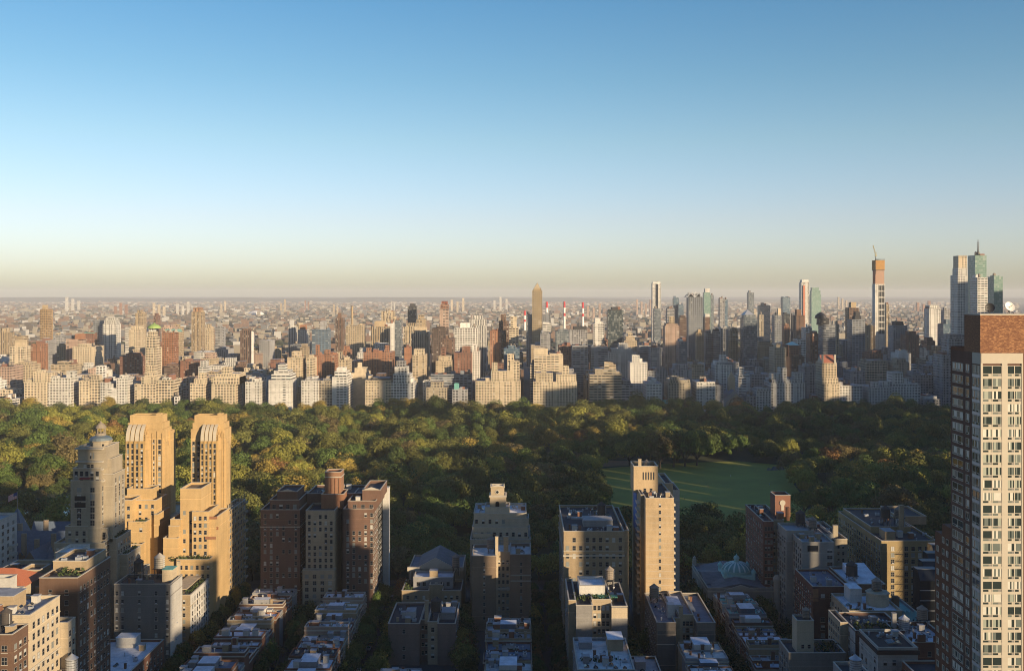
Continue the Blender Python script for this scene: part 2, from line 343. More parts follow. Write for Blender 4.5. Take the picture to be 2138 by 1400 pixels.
# ---------------------------------------------------------------- near buildings
OCC = []                                             # silhouettes of near buildings in the picture: which trees can be seen
class Bd:
    def __init__(s, label, x0, x1, y0, y1, cat="apartment block", name="apartment_building", trim='l', wall='tan', roof='tar', group=None):
        s.o = thing(name, label, cat, ((x0+x1)/2, y0, 0), group); s.wall, s.roof, s.wb = wall, roof, WinBank(s.o, trim); s.x0, s.x1, s.y0, s.y1 = x0, x1, y0, y1
    def vol(s, x0, x1, y0, y1, z1, z0=0, wall=None, roof=None, par=1.0, occ=True, wname="wall", cop=True):
        wall = wall or s.wall; b = MB(); b.box(x0, x1, y0, y1, z0, z1, MW, False)
        if par > 0: b.rim(x0, x1, y0, y1, z1, z1+par, .35, MW)
        b.build(wname, s.o, color=wall)
        d = MB(); k = .351 if par > 0 else 0
        d.poly([(x0+k,y0+k,z1),(x1-k,y0+k,z1),(x1-k,y1-k,z1),(x0+k,y1-k,z1)], MR); d.build("roof", s.o, color=roof or s.roof)
        if par > 0 and cop: MBc = MB().rim(x0-.12, x1+.12, y0-.12, y1+.12, z1+par, z1+par+.22, .55, M_SILL); MBc.build("coping", s.o)
        if z1-z0 > 22 and par > 0: m = MB().box(x0-.14, x1+.14, y0-.14, y1+.14, z1-4.2, z1-3.9, MW, bottom=True).box(x0-.1, x1+.1, y0-.1, y1+.1, z0+7, z0+7.35, MW, bottom=True); m.build('belt_course', s.o, color=tuple(min(.8, v*1.25) for v in colr(wall)[:3]))
        if occ: OCC.append((VX+min(x0*F/y0, x0*F/y1), VX+max(x1*F/y0, x1*F/y1), HY+(CAMZ-z1)*F/y1, y1))
        return s
    def part(s, name, mb, color=None): return mb.build(name, s.o, color=color)
    def band(s, x0, x1, y0, y1, z, h=.5, d=.22, m=None, name="belt_course"):
        b = MB(); b.box(x0-d, x1+d, y0-d, y1+d, z, z+h, m or M_SILL, bottom=True); b.build(name, s.o); return s
    def bulk(s, x0, x1, y0, y1, z0, h, wall=None, name="stair_bulkhead", roof='gray'):
        b = MB(); b.box(x0, x1, y0, y1, z0, z0+h, MW, False); b.build(name, s.o, color=wall or s.wall)
        b = MB(); b.box(x0-.15, x1+.15, y0-.15, y1+.15, z0+h, z0+h+.2, MR, bottom=True); b.build(name+"_roof", s.o, color=roof); return s
    def chim(s, x, y, z0, h, w=1.0, wall='brick', d=None):
        d = d or w; b = MB(); b.box(x-w/2, x+w/2, y-d/2, y+d/2, z0, z0+h, MW); b.box(x-w/2-.1, x+w/2+.1, y-d/2-.1, y+d/2+.1, z0+h, z0+h+.2, MW, bottom=True)
        b.build("chimney", s.o, color=wall); return s
    def ac(s, x, y, z0, w=1.6, d=1.2, h=1.1):
        b = MB(); b.box(x, x+w, y, y+d, z0+.2, z0+.2+h, M_LMETAL, bottom=True); b.lathe(x+w/2, y+d/2, [(.42,z0+.2+h),(.42,z0+.32+h),(0,z0+.32+h)], 8, M_METAL)
        for a in (x+.05, x+w-.15): b.box(a, a+.1, y, y+d, z0, z0+.2, M_METAL)
        b.build("air_conditioner", s.o); return s
    def vent(s, x, y, z0, h=1.0, r=.18):
        MB().lathe(x, y, [(r,z0),(r,z0+h),(r*1.8,z0+h),(r*1.5,z0+h+.3),(0,z0+h+.4)], 8, M_LMETAL).build("vent", s.o); return s
    def skyl(s, x, y, z0, w=1.6, d=2.2):
        b = MB(); b.box(x, x+w, y, y+d, z0, z0+.4, M_FRAME, False)
        zc = z0+1.0; xm = x+w/2
        b.poly([(x,y,z0+.4),(xm,y,zc),(xm,y+d,zc),(x,y+d,z0+.4)], M_GLASS); b.poly([(x+w,y+d,z0+.4),(xm,y+d,zc),(xm,y,zc),(x+w,y,z0+.4)], M_GLASS)
        b.poly([(x,y,z0+.4),(x+w,y,z0+.4),(xm,y,zc)], M_FRAME); b.poly([(x+w,y+d,z0+.4),(x,y+d,z0+.4),(xm,y+d,zc)], M_FRAME)
        b.build("skylight", s.o); return s
    def garden(s, x0, x1, y0, y1, z0, h=1.6, n=40):
        b = MB()
        for _ in range(n):
            x, y = rnd.uniform(x0, x1), rnd.uniform(y0, y1); hh = rnd.uniform(.4, 1)*h
            for _ in range(5):
                c = Vector((x+rnd.uniform(-.6,.6), y+rnd.uniform(-.6,.6), z0+hh*rnd.uniform(.2, 1))); u = Vector((rnd.uniform(-1,1), rnd.uniform(-1,1), rnd.uniform(-.4,1)))*.5; w = Vector((rnd.uniform(-1,1), rnd.uniform(-1,1), rnd.uniform(-1,1)))*.5
                b.poly([c-u, c+w, c+u, c-w], M_PLANT)
        b.build("roof_foliage", s.o); return s
    def clutter(s, x0, x1, y0, y1, z, n, seed=None):
        n = int(n*1.6+.5); r = random.Random(seed if seed is not None else int(x0*13+y0*7)); used = []
        for _ in range(n*4):
            if len(used) >= n: break
            x, y = r.uniform(x0+.8, x1-2.6), r.uniform(y0+.8, y1-2.8)
            if x1-x0 < 3.6 or any(abs(x-a) < 2.4 and abs(y-c) < 2.4 for a, c in used): continue
            used.append((x, y)); k = r.random()
            if k < .3: s.ac(x, y, z, r.uniform(1.1, 2.2), r.uniform(1, 1.6), r.uniform(.7, 1.3))
            elif k < .5: s.vent(x, y, z, r.uniform(.7, 1.6), r.uniform(.14, .28))
            elif k < .68: s.skyl(x, y, z, r.uniform(1.2, 2), r.uniform(1.5, 2.4))
            elif k < .82: s.chim(x+.5, y+.5, z, r.uniform(1.2, 2.4), r.uniform(.7, 1.2), r.choice(('brick', 'brown', 'tan')))
            else: s.bulk(x, x+r.uniform(2, 2.5), y, y+r.uniform(2, 2.6), z, r.uniform(2, 2.8), r.choice(('gray', 'tan', 'brick', 'pale')))
        return s
    def win(s, *a, **k): s.wb.grid(*a, **k); return s
    def done(s): s.wb.done(); return s.o
def tank(label, x, y, z0, r=2.1, h=4.2, leg=3.0, c='wood', frame=True):
    m = {'wood': M_WOOD, 'light': plain("pale_tank_cladding", (.50,.45,.37), .8), 'dark': plain("dark_tank_wood", (.07,.06,.055), .9), 'grey': M_LMETAL}[c]
    t = thing("water_tank", label, "water tank", (x, y, z0))
    b = MB(); b.lathe(x, y, [(0,z0+leg),(r,z0+leg),(r*.97,z0+leg+h)], 16, m)
    for k in range(5): b.lathe(x, y, [(r+.03,z0+leg+h*(k+.5)/5),(r+.03,z0+leg+h*(k+.5)/5+.12)], 16, M_METAL)
    b.build("barrel", t)
    MB().lathe(x, y, [(r*1.08,z0+leg+h),(r*.5,z0+leg+h+r*.42),(.12,z0+leg+h+r*.8),(0,z0+leg+h+r*.85)], 16, m, False).build("cone_roof", t)
    b = MB(); q = r*.72
    for sx in (-1, 1):
        for sy in (-1, 1): b.tube((x+sx*q, y+sy*q, z0), (x+sx*q, y+sy*q, z0+leg), .14, M_METAL)
        b.tube((x-q, y+sx*q, z0), (x+q, y+sx*q, z0+leg), .07, M_METAL); b.tube((x+sx*q, y-q, z0), (x+sx*q, y+q, z0+leg), .07, M_METAL)
    b.box(x-r, x+r, y-r, y+r, z0+leg-.25, z0+leg-.002, M_METAL, bottom=True)
    b.build("support_frame", t)
    MB().tube((x+r*.9, y-r*.6, z0), (x+r*.9, y-r*.6, z0+leg+h*.9), .12, M_LMETAL).build("riser_pipe", t)

# --- buildings in the lower corner, north of the first street (south fronts on x = -150)
b = Bd("cream brick block with a long sunlit flank at the photo's lower left corner", -172, -150, 304, 324, wall='cream', roof='gray')
b.vol(-172, -150, 304, 324, 66); b.vol(-172, -147.6, 324.4, 330, 57, wall='cream')
b.win('s', -150, 305, 323.5, 6, 65, 6, 17, 1.3, 1.8); b.win('w', 304, -160, -150.5, 10, 65, 3, 16, 1.2, 1.7); b.win('s', -147.6, 324.6, 329.8, 6, 56, 2, 14, 1.2, 1.7)
b.bulk(-166, -158, 310, 318, 66, 5, 'tan'); b.clutter(-171, -151, 305, 323, 66, 7); b.band(-172, -150, 304, 324, 50); b.done()
b = Bd("dark brown brick block cut by the photo's lower left corner, stained water tank on top", -180, -150.2, 294, 303.6, wall='brown', roof='tar')
b.vol(-180, -150.2, 294, 303.6, 63.5); b.win('w', 294, -166, -151, 20, 62, 5, 12, 1.5, 2.0); b.win('s', -150.2, 294.5, 303, 20, 62, 3, 12, 1.3, 1.9); b.clutter(-176, -151, 295, 303, 63.5, 3); b.done()
tank("dark wooden water tank on the brown block in the photo's lower left corner", -154.5, 299, 64, 1.6, 3.4, 2.4, 'dark')
tank("grey metal-clad water tank at the foot of the cream block's flank, lower left", -145.2, 322, 42, 1.9, 4, 1.4, 'grey')
b = Bd("narrow low extension under the grey water tank in the photo's lower left", -149.5, -142.5, 316, 323.8, wall='tan', roof='gray')
b.vol(-149.4, -142.5, 316, 323.8, 42); b.win('w', 316, -149, -143, 20, 41, 2, 6, 1.1, 1.6); b.done()
b = Bd("tan block under a red tiled hip roof at the photo's left edge", -200, -168.5, 336, 352, wall='cream', roof='rust')
b.vol(-200, -168.5, 336, 352, 66, par=0)
h = MB(); e = 66.0
x0, x1, y0, y1 = -200.6, -167.9, 335.4, 352.6; ym = 344; pts = [(x0+6,ym,e+4.6),(x1-7,ym,e+4.6)]
M_TILE = plain("red_roof_tile", (.46,.15,.07), .8, var=.25, scale=2)
h.poly([(x0,y0,e),(x1,y0,e),pts[1],pts[0]], M_TILE); h.poly([(x1,y1,e),(x0,y1,e),pts[0],pts[1]], M_TILE); h.poly([(x1,y0,e),(x1,y1,e),pts[1]], M_TILE); h.poly([(x0,y1,e),(x0,y0,e),pts[0]], M_TILE)
b.part("tiled_roof", h); b.win('w', 336, -182, -169, 20, 64, 4, 13, 1.2, 1.7); b.done()
b = Bd("tall dark brown brick block with a sunlit corner beside the long cream flank", -163, -150, 337, 364, wall='brown', roof='tar')
b.vol(-163, -150, 337, 364, 68); b.win('s', -150, 338, 363, 4, 66.5, 9, 17, 1.2, 1.7, .06); b.win('w', 337, -162, -151, 20, 66, 2, 13, 1.1, 1.6)
b.vol(-163, -151.5, 347, 363.5, 71, 68.3, wall='tan', occ=False); b.garden(-158, -150.6, 338, 346, 69, 1.8, 30); b.clutter(-162, -152, 348, 362, 71, 4); b.done()
b = Bd("tan roof block with raised parapets and a white penthouse before the slate gabled house", -192, -163.4, 345, 380, wall='sand', roof='tar')
b.vol(-192, -163.4, 345, 380, 62, par=1.6); b.vol(-177, -170, 352, 360, 66.5, 62.3, wall='tan', occ=False); b.vol(-171, -163.6, 366, 378, 69, 62.3, wall='white', roof='silver', occ=False)
b.win('w', 345, -190, -165, 20, 61, 7, 13, 1.2, 1.7); b.chim(-168, 350, 62, 3.5, 1.4, 'tan'); b.clutter(-191, -178, 347, 378, 62, 6); b.win('w', 366, -170.6, -164, 63, 69, 2, 2, 1.1, 1.6); b.done()
b = Bd("slim green-roofed block with a louvred penthouse in front of the tan parapet roof, left side", -186, -166, 326, 333, wall='pale', roof='copper')
b.vol(-186, -166, 326, 333, 66.5, par=.7); b.vol(-177, -168, 327.5, 332, 70.5, 66.8, wall='pale', roof='copper', occ=False); b.win('w', 326, -185, -166.5, 20, 65, 6, 13, 1.2, 1.7); b.done()
b = Bd("white modern slab with square windows cut by the photo's left edge", -286, -249, 470, 492, wall='white', roof='gray')
b.vol(-286, -249, 470, 492, 56); b.win('w', 470, -273, -249.6, 8, 55, 7, 14, 1.9, 1.6); b.win('s', -249, 471, 491, 8, 55, 4, 14, 1.6, 1.6)
for k in range(8): b.part("balcony", MB().box(-248.9, -247.4, 484, 490, 12+k*4.2, 13.2+k*4.2, M_SILL, bottom=True))
b.done()
# --- the gabled slate-roofed house with the flagpole
M_SLATE = plain("slate", (.11,.145,.20), .6, var=.3, scale=.8)
def gable(mb, x0, x1, y0, y1, z0, z1, axis, m, mw):
    if axis == 'y':
        xm = (x0+x1)/2; mb.poly([(x0,y0,z0),(xm,y0,z1),(xm,y1,z1),(x0,y1,z0)], m); mb.poly([(x1,y1,z0),(xm,y1,z1),(xm,y0,z1),(x1,y0,z0)], m)
        mb.poly([(x0,y0,z0),(x1,y0,z0),(xm,y0,z1)], mw); mb.poly([(x1,y1,z0),(x0,y1,z0),(xm,y1,z1)], mw)
    else:
        ym = (y0+y1)/2; mb.poly([(x0,y0,z0),(x1,y0,z0),(x1,ym,z1),(x0,ym,z1)], m); mb.poly([(x1,y1,z0),(x0,y1,z0),(x0,ym,z1),(x1,ym,z1)], m)
        mb.poly([(x1,y0,z0),(x1,y1,z0),(x1,ym,z1)], mw); mb.poly([(x0,y1,z0),(x0,y0,z0),(x0,ym,z1)], mw)
    return mb
def hip(mb, x0, x1, y0, y1, z0, z1, m, k=0.0):
    xm, ym = (x0+x1)/2, (y0+y1)/2; a, c = (x1-x0)/2*k, (y1-y0)/2*k
    t = [(xm-a,ym-c,z1),(xm+a,ym-c,z1),(xm+a,ym+c,z1),(xm-a,ym+c,z1)]; q = [(x0,y0,z0),(x1,y0,z0),(x1,y1,z0),(x0,y1,z0)]
    for i in range(4):
        j = (i+1) % 4; mb.poly([q[i], q[j], t[j], t[i]] if k > 0 else [q[i], q[j], t[0]], m)
    if k > 0: mb.poly(t, m)
    return mb
b = Bd("dark gabled apartment house with steep slate roofs, turrets and many chimneys", -281, -228, 486, 545, wall=(.20,.14,.09), roof='slate', cat="gabled apartment house")
b.vol(-281, -228, 486, 545, 28, par=0)
for nm, f in (("gable_roof", lambda m: gable(m, -262, -228, 502, 522, 28, 43.5, 'x', M_SLATE, MW)), ("gable_roof", lambda m: gable(m, -272, -256, 485.6, 512, 28, 39, 'y', M_SLATE, MW)),
              ("gable_roof", lambda m: gable(m, -247, -232, 485.6, 506, 28, 39.5, 'y', M_SLATE, MW)), ("pyramid_roof", lambda m: hip(m, -280, -266, 508, 522, 28, 48.5, M_SLATE, .04)),
              ("pyramid_roof", lambda m: hip(m, -279, -263, 528, 544, 28, 49.5, M_SLATE, .06)), ("gable_roof", lambda m: gable(m, -262, -228, 526, 545, 28, 43, 'x', M_SLATE, MW))):
    mb = MB(); f(mb); b.part(nm, mb, color=(.24,.17,.11))
b.part("turret", MB().lathe(-231, 489, [(3.2,20),(3.2,33),(3.6,33),(1.6,38),(0,42)], 12, M_SLATE, False))
for x, y, z, hh in ((-269,499,33,9),(-256,497,30,10),(-243,500,34,8),(-236,503,36,8),(-262,521,33,12),(-232,523,33,10),(-248,520,35,12),(-268,512,33,12),(-251,503,33,11)): b.chim(x, y, z, hh, 2.1, (.40,.31,.22), 1.4)
for x, y, z in ((-267,487,32),(-240,487,32.5),(-252,503,33),(-244,503.5,34),(-236,504.5,35)):
    mb = MB(); mb.box(x-.9, x+.9, y-1.6, y+1.5, z-1.6, z+.6, MW, False); gable(mb, x-1.1, x+1.1, y-1.8, y+2, z+.6, z+2.2, 'y', M_SLATE, MW); b.part("dormer", mb, color=(.22,.16,.1))
b.win('w', 486, -280, -229, 4, 27, 10, 7, 1.3, 2.0); b.win('s', -228, 487, 544, 4, 27, 14, 7, 1.3, 2.0); b.done()
f = thing("flagpole", "white flagpole flying a small striped flag above the slate gabled house", "flagpole", (-271, 536, 49))
MB().tube((-271,536,48.6), (-271,536,59), .22, M_FRAME, 6, .12).build("pole", f)
fl = MB(); M_FLAG = NT("flag_cloth"); g = M_FLAG.new("ShaderNodeTexCoord").outputs['UV']; sp = M_FLAG.new("ShaderNodeSeparateXYZ"); M_FLAG.l.new(g, sp.inputs[0])
st = M_FLAG.math('LESS_THAN', M_FLAG.math('FRACT', M_FLAG.math('MULTIPLY', sp.outputs[1], 6.5)), .5); ca = M_FLAG.math('MULTIPLY', M_FLAG.math('GREATER_THAN', sp.outputs[0], .6), M_FLAG.math('GREATER_THAN', sp.outputs[1], .46))
M_FLAG = M_FLAG.out(M_FLAG.mix(ca, M_FLAG.mix(st, (.7,.68,.64), (.5,.04,.05)), (.04,.06,.2)), .8)
for k in range(6):
    def fp(i, z): return (-271.1-i*.85, 536+.45*math.sin(i*1.3), z-i*.28-.05*i*i*.3)
    fl.poly([fp(k+1,55.2), fp(k,55.2), fp(k,58.6), fp(k+1,58.6)], M_FLAG, [(1-(k+1)/6,0),(1-k/6,0),(1-k/6,1),(1-(k+1)/6,1)])
fl.build("flag", f)
# --- cupola tower (in shade)
b = Bd("shaded stone tower with a lantern cupola and grey-blue dome", -202, -180, 430, 453, cat="apartment tower", name="apartment_tower", wall='stone', roof='gray')
X = lambda p: PX(p, 430); Zc = lambda p: PZ(p, 430)
b.vol(X(113), X(216), 430, 449, Zc(1138)); b.vol(X(133), X(180), 431.5, 449, Zc(1105), roof='rust'); b.vol(X(180), X(216), 434, 449, Zc(1112), roof='rust')
b.vol(X(143), X(205), 432, 449.5, Zc(1010), Zc(1138)); b.vol(X(200), X(224), 436, 449.2, Zc(1000), Zc(1138))
b.vol(X(145), X(203), 433.2, 449, Zc(983), Zc(1010), par=.6); b.vol(X(203), X(219), 437, 449, Zc(966), Zc(1000), par=.6)
b.vol(X(152), X(212), 435, 448.8, Zc(940), Zc(983), par=.8)
for z, e in ((Zc(1009), 1.2), (Zc(984), 1.0), (Zc(968), .6), (Zc(941), .8)): b.band(X(150), X(205), 434 if z > 80 else 431.6, 449.9, z, .6, e*.5)
cx, cy = X(186), 442
b.part("cupola_drum", MB().lathe(cx, cy, [(4.5,Zc(943)),(4.5,Zc(929)),(5,Zc(928)),(5,Zc(926))], 8, MW, False, R(22.5)), 'stone')
M_DOME = plain("dome_lead", (.13,.165,.19), .5, var=.3, scale=1.5)
b.part("dome", MB().lathe(cx, cy, [(4.9,Zc(926)),(4.4,Zc(921)),(3.3,Zc(918.5)),(2.4,Zc(917)),(2.2,Zc(916))], 16, M_DOME))
ln = MB(); ln.lathe(cx, cy, [(2.3,Zc(917)),(2.2,Zc(911)),(0,Zc(911))], 12, MW)
for k in range(8):
    a = R(22.5+45*k); ln.tube((cx+1.8*math.cos(a), cy+1.8*math.sin(a), Zc(911)), (cx+1.8*math.cos(a), cy+1.8*math.sin(a), Zc(901)), .24, MW)
ln.lathe(cx, cy, [(0,Zc(901)),(2.4,Zc(901)),(2.4,Zc(899)),(1.5,Zc(893)),(.4,Zc(889)),(.12,Zc(885)),(0,Zc(885))], 12, MW); b.part("lantern", ln, (.33,.28,.22))
for px in (174, 186, 198): b.part("oculus", MB().tube((PX(px,430), 437.7-(0 if px == 183 else -.9), Zc(935)), (PX(px,430), 437.3-(0 if px == 183 else -.9), Zc(935)), .5, M_GLASS, 12))
b.win('w', 432, X(147), X(203), Zc(1100), Zc(1018), 2, 6, 1.7, 2.1); b.win('w', 433.2, X(147), X(202), Zc(1009), Zc(985), 5, 2, 1.3, 2.0); b.win('w', 435, X(176), X(188), Zc(962), Zc(948), 2, 1, .6, 2.4); b.win('w', 435, X(163), X(186), Zc(982), Zc(972), 3, 1, 1.2, 1.6)
for py in (1042, 1056): b.part("studio_window", MB().box(X(152), X(175), 431.74, 431.8, Zc(py)-1.1, Zc(py)+1.1, M_GLASS).box(X(151.3), X(175.7), 431.7, 431.99, Zc(py)-1.4, Zc(py)-1.1, M_SILL))
b.win('s', X(205), 433.5, 435.8, Zc(1100), Zc(1018), 1, 8, 1.0, 1.8); b.win('s', X(224), 437, 448.8, Zc(1110), Zc(1004), 3, 10, 1.1, 1.8); b.win('w', 430, X(114), X(180), 6, Zc(1140), 5, 15, 1.2, 1.8)
b.win('w', 431.5, X(135), X(180), Zc(1136), Zc(1107), 3, 2, 1.2, 1.8); b.win('w', 434, X(182), X(215), Zc(1136), Zc(1114), 3, 2, 1.3, 1.8); b.win('s', X(216), 431, 448.5, 8, Zc(1114), 6, 17, 1.2, 1.7)
b.part("awning", MB().poly([(X(161),431.2,Zc(1001.5)),(X(184),431.2,Zc(1001.5)),(X(184),433.1,Zc(998.6)),(X(161),433.1,Zc(998.6))], plain("red_awning", (.25,.03,.03), .8)))
b.vol(X(216)+.02, -177, 436, 452, 57, occ=False); b.vol(-176.98, -173.8, 440, 455, 49, occ=False); b.vol(-173.78, -170.6, 444, 458, 40, occ=False)
b.win('s', -177, 437, 451.5, 50, 56.5, 5, 2, 1.2, 1.7); b.win('s', -173.8, 441, 454.5, 40.5, 48.5, 5, 3, 1.2, 1.7); b.win('s', -170.6, 445, 457.5, 6, 39.5, 5, 10, 1.2, 1.7)
b.garden(-179, -177.6, 437, 451, 57.8, 2.0, 24); b.garden(-176.6, -174.2, 441, 454, 49.8, 1.5, 16); b.done()
# --- gray block, tank roof, white flank
b = Bd("windowed grey brick block with a raised centre parapet below the golden twin towers", -174, -150, 426, 441, wall=(.22,.21,.20), roof='tar')
b.vol(-174, -150, 426, 441, 40); b.part("raised_parapet", MB().box(-164, -157, 425.98, 426.5, 40, 42.6, MW), (.22,.21,.20))
b.win('w', 426, -174, -150, 3, 39, 10, 10, 1.1, 1.7, .0, (0, 1, 4, 7, 9)); b.win('s', -150, 427, 440.5, 3, 39, 5, 10, 1.2, 1.7)
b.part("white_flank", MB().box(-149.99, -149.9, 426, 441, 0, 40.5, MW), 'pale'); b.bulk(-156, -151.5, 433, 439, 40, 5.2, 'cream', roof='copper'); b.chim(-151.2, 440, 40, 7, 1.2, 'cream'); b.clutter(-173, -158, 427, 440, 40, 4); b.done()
tank("cream-clad water tank on tall legs, brightly sunlit, on the grey brick block", -158.5, 437, 40, 2.3, 4.6, 5.2, 'light')
tank("nearly black water tank beside the cream sunlit one on the grey block", -168, 438, 40, 2.0, 4.0, 3.6, 'dark')
b = Bd("low brick block with a white sunlit flank, wooden deck and roof garden", -163, -150, 452, 484, wall='tan', roof='sand')
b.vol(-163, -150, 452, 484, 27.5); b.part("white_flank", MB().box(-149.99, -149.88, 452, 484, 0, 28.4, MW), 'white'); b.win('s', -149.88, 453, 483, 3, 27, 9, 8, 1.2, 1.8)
b.part("pergola", MB().box(-160, -153, 456, 480, 29.8, 30.1, MR, bottom=True), 'sand'); b.garden(-153, -150.8, 454, 482, 27.6, 2.2, 50); b.garden(-162, -153, 453, 456, 27.6, 2.2, 20); b.win('w', 452, -162, -151, 3, 27, 3, 8, 1.1, 1.6); b.done()
b = Bd("low building with a wide pale grey roof and small white penthouse, lower left", -186, -150.5, 382, 420, wall='brick', roof='silver')
b.vol(-186, -150.5, 382, 420, 18.5); b.bulk(-176, -171, 400, 406, 18.5, 4.5, 'tan'); b.bulk(-168, -160, 413, 419, 18.5, 4, 'white', 'penthouse', 'silver'); b.clutter(-185, -152, 384, 412, 18.5, 12); b.win('s', -150.5, 383, 419, 2, 18, 9, 5, 1.1, 1.7); b.done()
# --- golden twin towers
G = (.60,.42,.21)
b = Bd("golden brick apartment house with two sunlit towers and ribbed barrel crowns", -200, -150, 485, 540, cat="twin-towered apartment house", name="twin_tower_apartment_house", wall=G, roof=(.22,.16,.10))
zt = lambda py, Y: PZ(py, Y)
M_GROOVE = plain("crown_groove_stone", (.14,.11,.07), .9)
M_RIB = plain("ribbed_metal", (.50,.44,.34), .6)
for xl, x1, xa, xb, dp in ((-201, -182, -199.6, -190.3, 12), (-168, -150.6, -161.8, -153.6, 11)):
    z1 = zt(857, 515)-2.4
    b.vol(xl, x1, 507, 507+dp, z1-7, 50, cop=False); b.vol(xl+.7, x1-.7, 507.6, 506+dp, z1-3.4, z1-7, par=.5, cop=False); b.vol(xl+1.4, x1-1.5, 508.4, 505+dp, z1, z1-3.4, par=.9, cop=False); b.vol(x1-4.4, x1-2.2, 508.8, 512, z1+1.6, z1, par=.2, cop=False, occ=False); xl < -190 and b.vol(xl, x1+.7, 515, 523, z1-9, 50, cop=False, occ=False)
    for k in range(3): b.part("corner_pier", MB().box(x1, x1+.5, 507.6+k*2.6, 509.4+k*2.6, 50, z1-11-k*2, MW), G)
    for k in range(4): b.part("pier", MB().box(xb+.4+k*(x1-xb-.8)/3-.25, xb+.4+k*(x1-xb-.8)/3+.25, 506.6, 507, 50, z1-7-(k % 2), MW), G)
    cr = MB(); n = 4; zc = z1-11.5                       # barrel crown over a projecting bay
    cr.box(xa, xb, 503, 507, 50, zc, MW)
    for k in range(n+1):
        u = xa+(xb-xa)*k/n; cr.box(max(xa-.02, u-.4), min(xb+.02, u+.4), 502.5, 503, 50, zc-(6 if k in (0, n) else 0), MW)
    b.part("projecting_bay", cr, (.50,.34,.15)); b.part("bay_shoulder", MB().box(xb, xb+1.3, 503.8, 507, 50, zc-5, MW), G); b.part("bay_shoulder", MB().box(xa-1.2, xa, 504.6, 507, 50, zc-8, MW), G)
    prof = [(503, zc)] + [(503+6.2*(1-math.cos(R(a))), zc+8.2*math.sin(R(a))) for a in range(9, 91, 9)]
    for i in range(n):
        u0 = xa+(xb-xa)*i/n; u1 = u0+(xb-xa)/n*.80; rb = MB()
        for (ya, za), (yb, zb) in zip(prof, prof[1:]): rb.poly([(u0,ya,za),(u1,ya,za),(u1,yb,zb),(u0,yb,zb)], M_RIB, None, True)
        rb.poly([(u0,y,z) for y, z in prof]+[(u0,509.2,zc)], MW); rb.poly([(u1,y,z) for y, z in reversed(prof)]+[(u1,509.2,zc)][::-1], MW)
        b.part("crown_rib", rb, G)
    gr = MB()
    for i in range(n):
        u1 = xa+(xb-xa)*i/n+(xb-xa)/n*.80; u0 = xa+(xb-xa)*(i+1)/n
        for (ya, za), (yb, zb) in zip(prof, prof[1:]): gr.poly([(u1,ya+.6,za),(u0,ya+.6,za),(u0,yb+.6,zb-.5),(u1,yb+.6,zb-.5)], M_GROOVE)
    b.part("crown_groove", gr)
    for k in range(3): b.part("crown_arch", MB().box(xb, xb+.5+k*.5, 504.5+k*.8, 507, zc-5, zc+3-k*1.4, MW), G)
    b.win('w', 503, xa, xb, 58, zc-1, 4, 11, 1.1, 2.0); b.win('s', x1, 507.8, 514.5, 60, z1-13, 3, 12, 1.1, 1.9)
    nw = 2 if xl < -190 else 1
    b.win('w', 507, xb+1.5, x1-.3, 58, z1-11, nw, 12, 1.25, 1.9)
    if xl > -190: b.win('w', 507, xl+.2, xa-1.0, 58, z1-12, 2, 12, 1.15, 1.9)
b.vol(-201, -150, 505, 541, 51, roof='tan')
x = lambda p: PX(p, 490)
b.vol(x(255), x(309), 496, 505, zt(1024, 496)); b.vol(x(236), x(284), 485, 496, zt(1048, 485)); b.vol(x(284), x(326), 490, 505, zt(1048, 490)); b.vol(x(238), x(262), 482, 486, zt(1100, 482), occ=False)
b.vol(x(278), x(314), 484, 491, zt(1093, 484)); b.vol(x(262), x(312), 480, 485, zt(1140, 480)); b.vol(x(260), x(300), 476, 481, zt(1168, 476), occ=False); b.vol(x(326)-.3, x(332), 488, 505, zt(1078, 488))
b.vol(x(385), x(428), 484, 500, zt(1024, 484)); b.vol(x(366), x(388), 483, 496, zt(1088, 483)); b.vol(x(364), x(385), 482, 490, zt(1102, 482), occ=False); b.vol(x(356), x(386), 480, 486, zt(1127, 480))
b.vol(x(412), x(446), 482, 498, zt(1072, 482)); b.vol(x(440), x(458), 484, 506, zt(1085, 484)); b.vol(x(456), -150, 486, 506, zt(1096, 486)); b.vol(x(386), -149.5, 478, 484, zt(1172, 478)); b.vol(-155, -149.4, 506.5, 541, zt(1075, 506))
for k, (pp, yy) in enumerate(((1100, 486), (1120, 482), (1078, 484))): b.part("terrace_rail", MB().box(x(440), x(462), yy-.9, yy-.6, zt(pp, yy)-1, zt(pp, yy)+.3, MW), 'rust')
b.garden(x(366), x(452), 478.6, 482, zt(1172, 478)+.2, 2.6, 60); b.garden(x(290), x(312), 484.4, 487, zt(1093, 484), 2.2, 24); b.garden(x(264), x(296), 480.5, 484, zt(1140, 480), 1.5, 16)
b.win('w', 485, x(240), x(284), 20, zt(1052, 485), 3, 11, 1.2, 1.8, .3); b.win('w', 484, x(280), x(312), 24, zt(1097, 484), 2, 7, 1.3, 1.8, .2); b.win('w', 490, x(286), x(325), zt(1090, 490), zt(1050, 490), 3, 3, 1.2, 1.8, .1)
b.win('w', 482, x(413), x(445), 14, zt(1074, 482), 3, 13, 1.2, 1.8, .15); b.win('w', 484, x(387), x(427), 20, zt(1060, 484), 3, 9, 1.1, 1.8, .2); b.win('w', 478, x(390), x(456), 3, zt(1175, 478), 6, 8, 1.2, 1.8); b.win('w', 505, x(332), x(366), 14, 50, 3, 11, 1.5, 1.8)
b.win('s', -149.4, 508, 540, 3, 58, 11, 17, 1.2, 1.8); b.win('s', -150, 487, 505, 3, 46, 6, 14, 1.2, 1.8)
for k in range(9): b.part("balcony", MB().box(-149.3, -147.9, 536, 540.6, 12+k*5, 12.9+k*5, MW, bottom=True), 'stone')
b.done()
